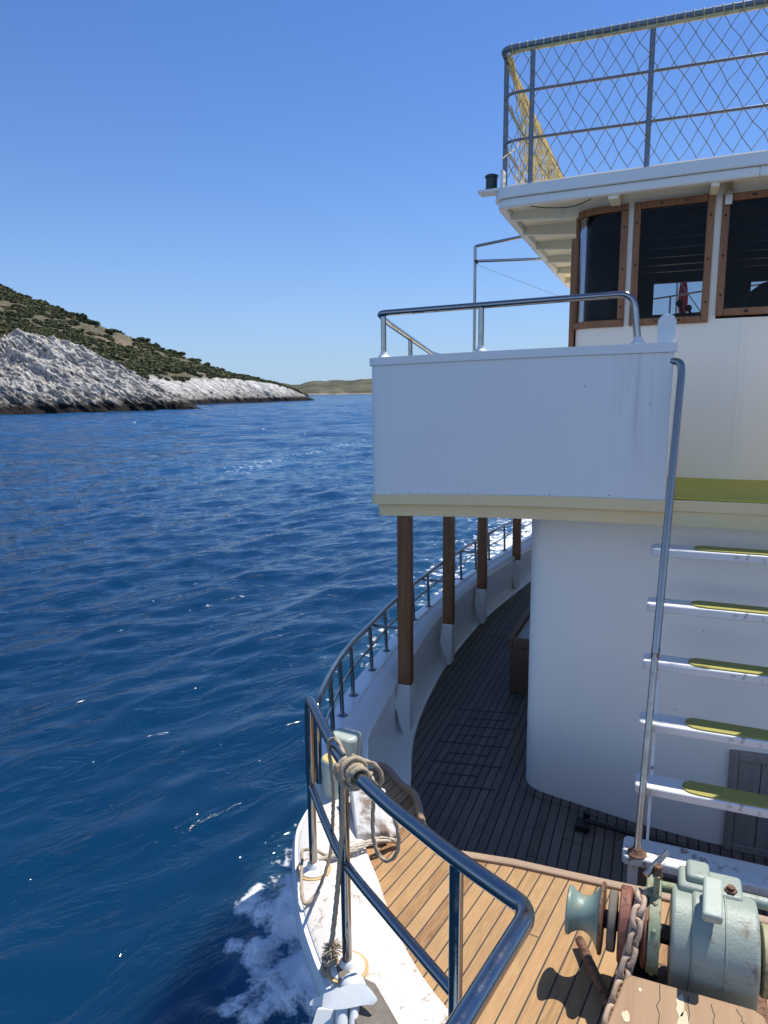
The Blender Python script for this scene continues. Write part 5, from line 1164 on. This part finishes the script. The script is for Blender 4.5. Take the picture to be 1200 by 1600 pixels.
def quadmesh(name, V, tint):
    n = len(V) // 4; me = bpy.data.meshes.new(name); me.vertices.add(len(V)); me.vertices.foreach_set('co', V.astype(np.float32).ravel())
    me.loops.add(n * 4); me.loops.foreach_set('vertex_index', np.arange(n * 4, dtype=np.int32)); me.polygons.add(n); me.polygons.foreach_set('loop_start', np.arange(0, n * 4, 4, dtype=np.int32)); me.update(calc_edges=True)
    me.attributes.new('tint', 'FLOAT', 'POINT').data.foreach_set('value', np.asarray(tint, dtype=np.float32)); me.materials.append(BM); return me
def bush_mat():
    t = NT('scrub_leaves'); a = t.new('ShaderNodeAttribute', attribute_name='tint').outputs['Fac']; v = t.coord()
    c = t.mix(a, (0.052, 0.064, 0.028), (0.20, 0.19, 0.085)); n = t.noise(v, 0.9, 4, 0.7)
    c = t.mix(t.ramp(n, [(0.35, 0.5), (0.65, 0)]), c, (0.036, 0.05, 0.02))
    return t.fin(c, 0.8, 0, None, 0.2)
BM = bush_mat(); VAR = [bush_variant(s, 46, 4, (0.17, 0.30)) for s in range(10)]
def zat(bb, ww):
    D_, Z_ = terrB(np.array(bb), np.array(ww)); x, y = pol(np.array(bb), D_); return x, y, Z_ + np.clip(ww - 1, 0, 1) * 0.8 * fbm(x * 0.09, y * 0.09, o=4, seed=71) * np.clip((2.05 - ww) * 4, 0.2, 1), D_
N = 15000; bb = RNG.uniform(28.6, 57, N); ww = 1.0 + RNG.uniform(0, 1, N) ** 0.9 * 1.04
bx_, by_, bz_, bd_ = zat(bb, ww); cl = fbm(bx_ * 0.05, by_ * 0.05, bz_ * 0.06, o=4, seed=90); fine = fbm(bx_ * 0.25, by_ * 0.25, o=2, seed=91)
k1, k2 = bankf(bb, bz_ / bd_)
wid = np.interp(bb, [28, 29.5, 32, 38, 44, 50, 66], [2, 8, 26, 62, 105, 150, 200]) / 150.0
keep = (cl + 0.7 * fine - 0.75 * k1 - 0.8 * k2 > -0.40) & (RNG.uniform(0, 1, N) < np.clip(wid * 1.25 + 0.12, 0, 1))
AV = []; AT = []
def put(V, x, y, z, s, tint):
    th = random.uniform(0, 6.28); c, s_ = math.cos(th), math.sin(th); sx = s * random.uniform(0.85, 1.35)
    AV.append(np.c_[(V[:, 0] * c - V[:, 1] * s_) * sx + x, (V[:, 0] * s_ + V[:, 1] * c) * sx + y, V[:, 2] * s * random.uniform(0.65, 1.0) + z - 0.12 * s]); AT.append(np.full(len(V), tint))
for i in np.nonzero(keep)[0]:
    s = random.choice((0.55, 0.7, 0.7, 0.9, 1.1, 1.5)) * (1.0 if bb[i] > 33 else 0.85); put(VAR[i % 10], bx_[i], by_[i], bz_[i], s, min(1, max(0, 0.42 + 0.45 * cl[i] + random.gauss(0, 0.28))))
for i in range(300):   # scrub on top of the near spur at the left
    bq = random.uniform(49.2, 58); dq = S_A(bq) + float(np.interp(bq, [46, 52, 66], [38, 48, 60])) * random.uniform(0.99, 1.9); x, y = pol(bq, dq); put(VAR[i % 10], x, y, float(E_A(bq)) * float(S_A(bq) + 44) - 0.3, random.choice((0.8, 1.1, 1.5)), random.uniform(0.6, 1.0))
so = bpy.data.objects.new('hillside_scrub', quadmesh('hillside_scrub', np.vstack(AV), np.concatenate(AT))); COL.objects.link(so); tag(so, 'low green maquis scrub covering the headland', None, None, 'stuff')
# single large bushes one can tell apart along the ridge and slope
BV = [quadmesh('bush', bush_variant(200 + s, 260), np.full(len(bush_variant(200 + s, 260)), 0.10)) for s in range(4)]
BL = [(45.1, 1.99, 3.2, 'dark round bush highest of the big ones on the headland skyline'), (44.5, 1.95, 2.9, 'dark bush just below the highest skyline bush'), (43.2, 1.9, 2.8, 'dark bush near the skyline left of the tan bank'),
      (41.0, 1.97, 2.9, 'dark bush on the skyline above the tan bank'), (40.1, 1.96, 2.6, 'dark skyline bush halfway down the ridge'), (42.0, 1.52, 2.6, 'dark bush standing alone on the tan bank'),
      (38.3, 1.98, 2.5, 'small dark skyline bush on the lower ridge'), (37.1, 1.98, 2.2, 'round dark bush on the lower ridge above white rock'), (36.3, 1.98, 2.1, 'dark bush on the ridge nearest the rocky point'), (39.4, 1.5, 2.6, 'broad dark bush on the slope under the ridge')]
for i, (bq, wq, s, lb) in enumerate(BL):
    x, y, z, d = [float(v) for v in zat(bq, wq)]; o = bpy.data.objects.new('bush', BV[i % 4]); COL.objects.link(o)
    o.location = (x, y, z - 0.25); o.scale = (s, s, s * 0.85); o.rotation_euler = (0, 0, i * 1.7); tag(o, lb, 'bush', 'dark bushes on the headland')
# far coast across the strait
E_F = tabf([(-40, 0.02), (0, 0.019), (12, 0.022), (20, 0.0205), (23.57, 0.0192), (25.23, 0.0160), (26.51, 0.0168), (28.05, 0.0155), (29.08, 0.0122), (29.85, 0.0115), (31.11, 0.0160), (32.61, 0.0164), (40, 0.02), (60, 0.02)])
b = np.linspace(-40, 60, 900); wds = np.r_[-0.1, 0, np.linspace(0.03, 1, 40), 1.3]; Bb, Ww = np.meshgrid(b, wds, indexing='ij')
Dd = 1650 + 120 * fbm(Bb * 0.25, 0 * Bb, 1.1, o=4, seed=95) + Ww * 420; Zz = np.where(Ww > 1, 0.9, np.where(Ww < 0, 0, np.minimum(1, 0.08 * (Ww > 0) + Ww ** 0.8 * 0.95))) * (E_F(Bb) * 2070 + 3.9) * (1 + 0.05 * fbm(Bb * 1.4, Ww * 3, o=5, seed=96) * (Ww > 0.1)) + WZ + np.minimum(Ww, 0) * 30
Xx, Yy = pol(Bb, Dd)
def far_mat():
    t = NT('far_hills'); v = t.coord(); z = t.sep(v)[2]; n = t.noise(v, 0.012, 8, 0.7); n2 = t.noise(v, 0.05, 6, 0.75)
    c = t.mix(t.ramp(n, [(0.42, 0), (0.58, 1)]), (0.068, 0.072, 0.046), (0.135, 0.122, 0.082)); c = t.mix(t.ramp(n2, [(0.5, 0), (0.62, 0.8)]), c, (0.05, 0.062, 0.04))
    c = t.mix(t.ramp(t.math('MULTIPLY_ADD', t.math('ADD', z, t.math('MULTIPLY', n2, 6.0)), 0.1, 0.15), [(0.1, 0.9), (0.45, 0)]), c, (0.30, 0.24, 0.18))
    return t.fin(c, 0.95, 0, None, 0.1)
fh = gridmesh('far_hills', Xx, Yy, Zz, far_mat(), smooth=True)
tag(fh, 'low olive brown hills across the strait', None, None, 'structure')
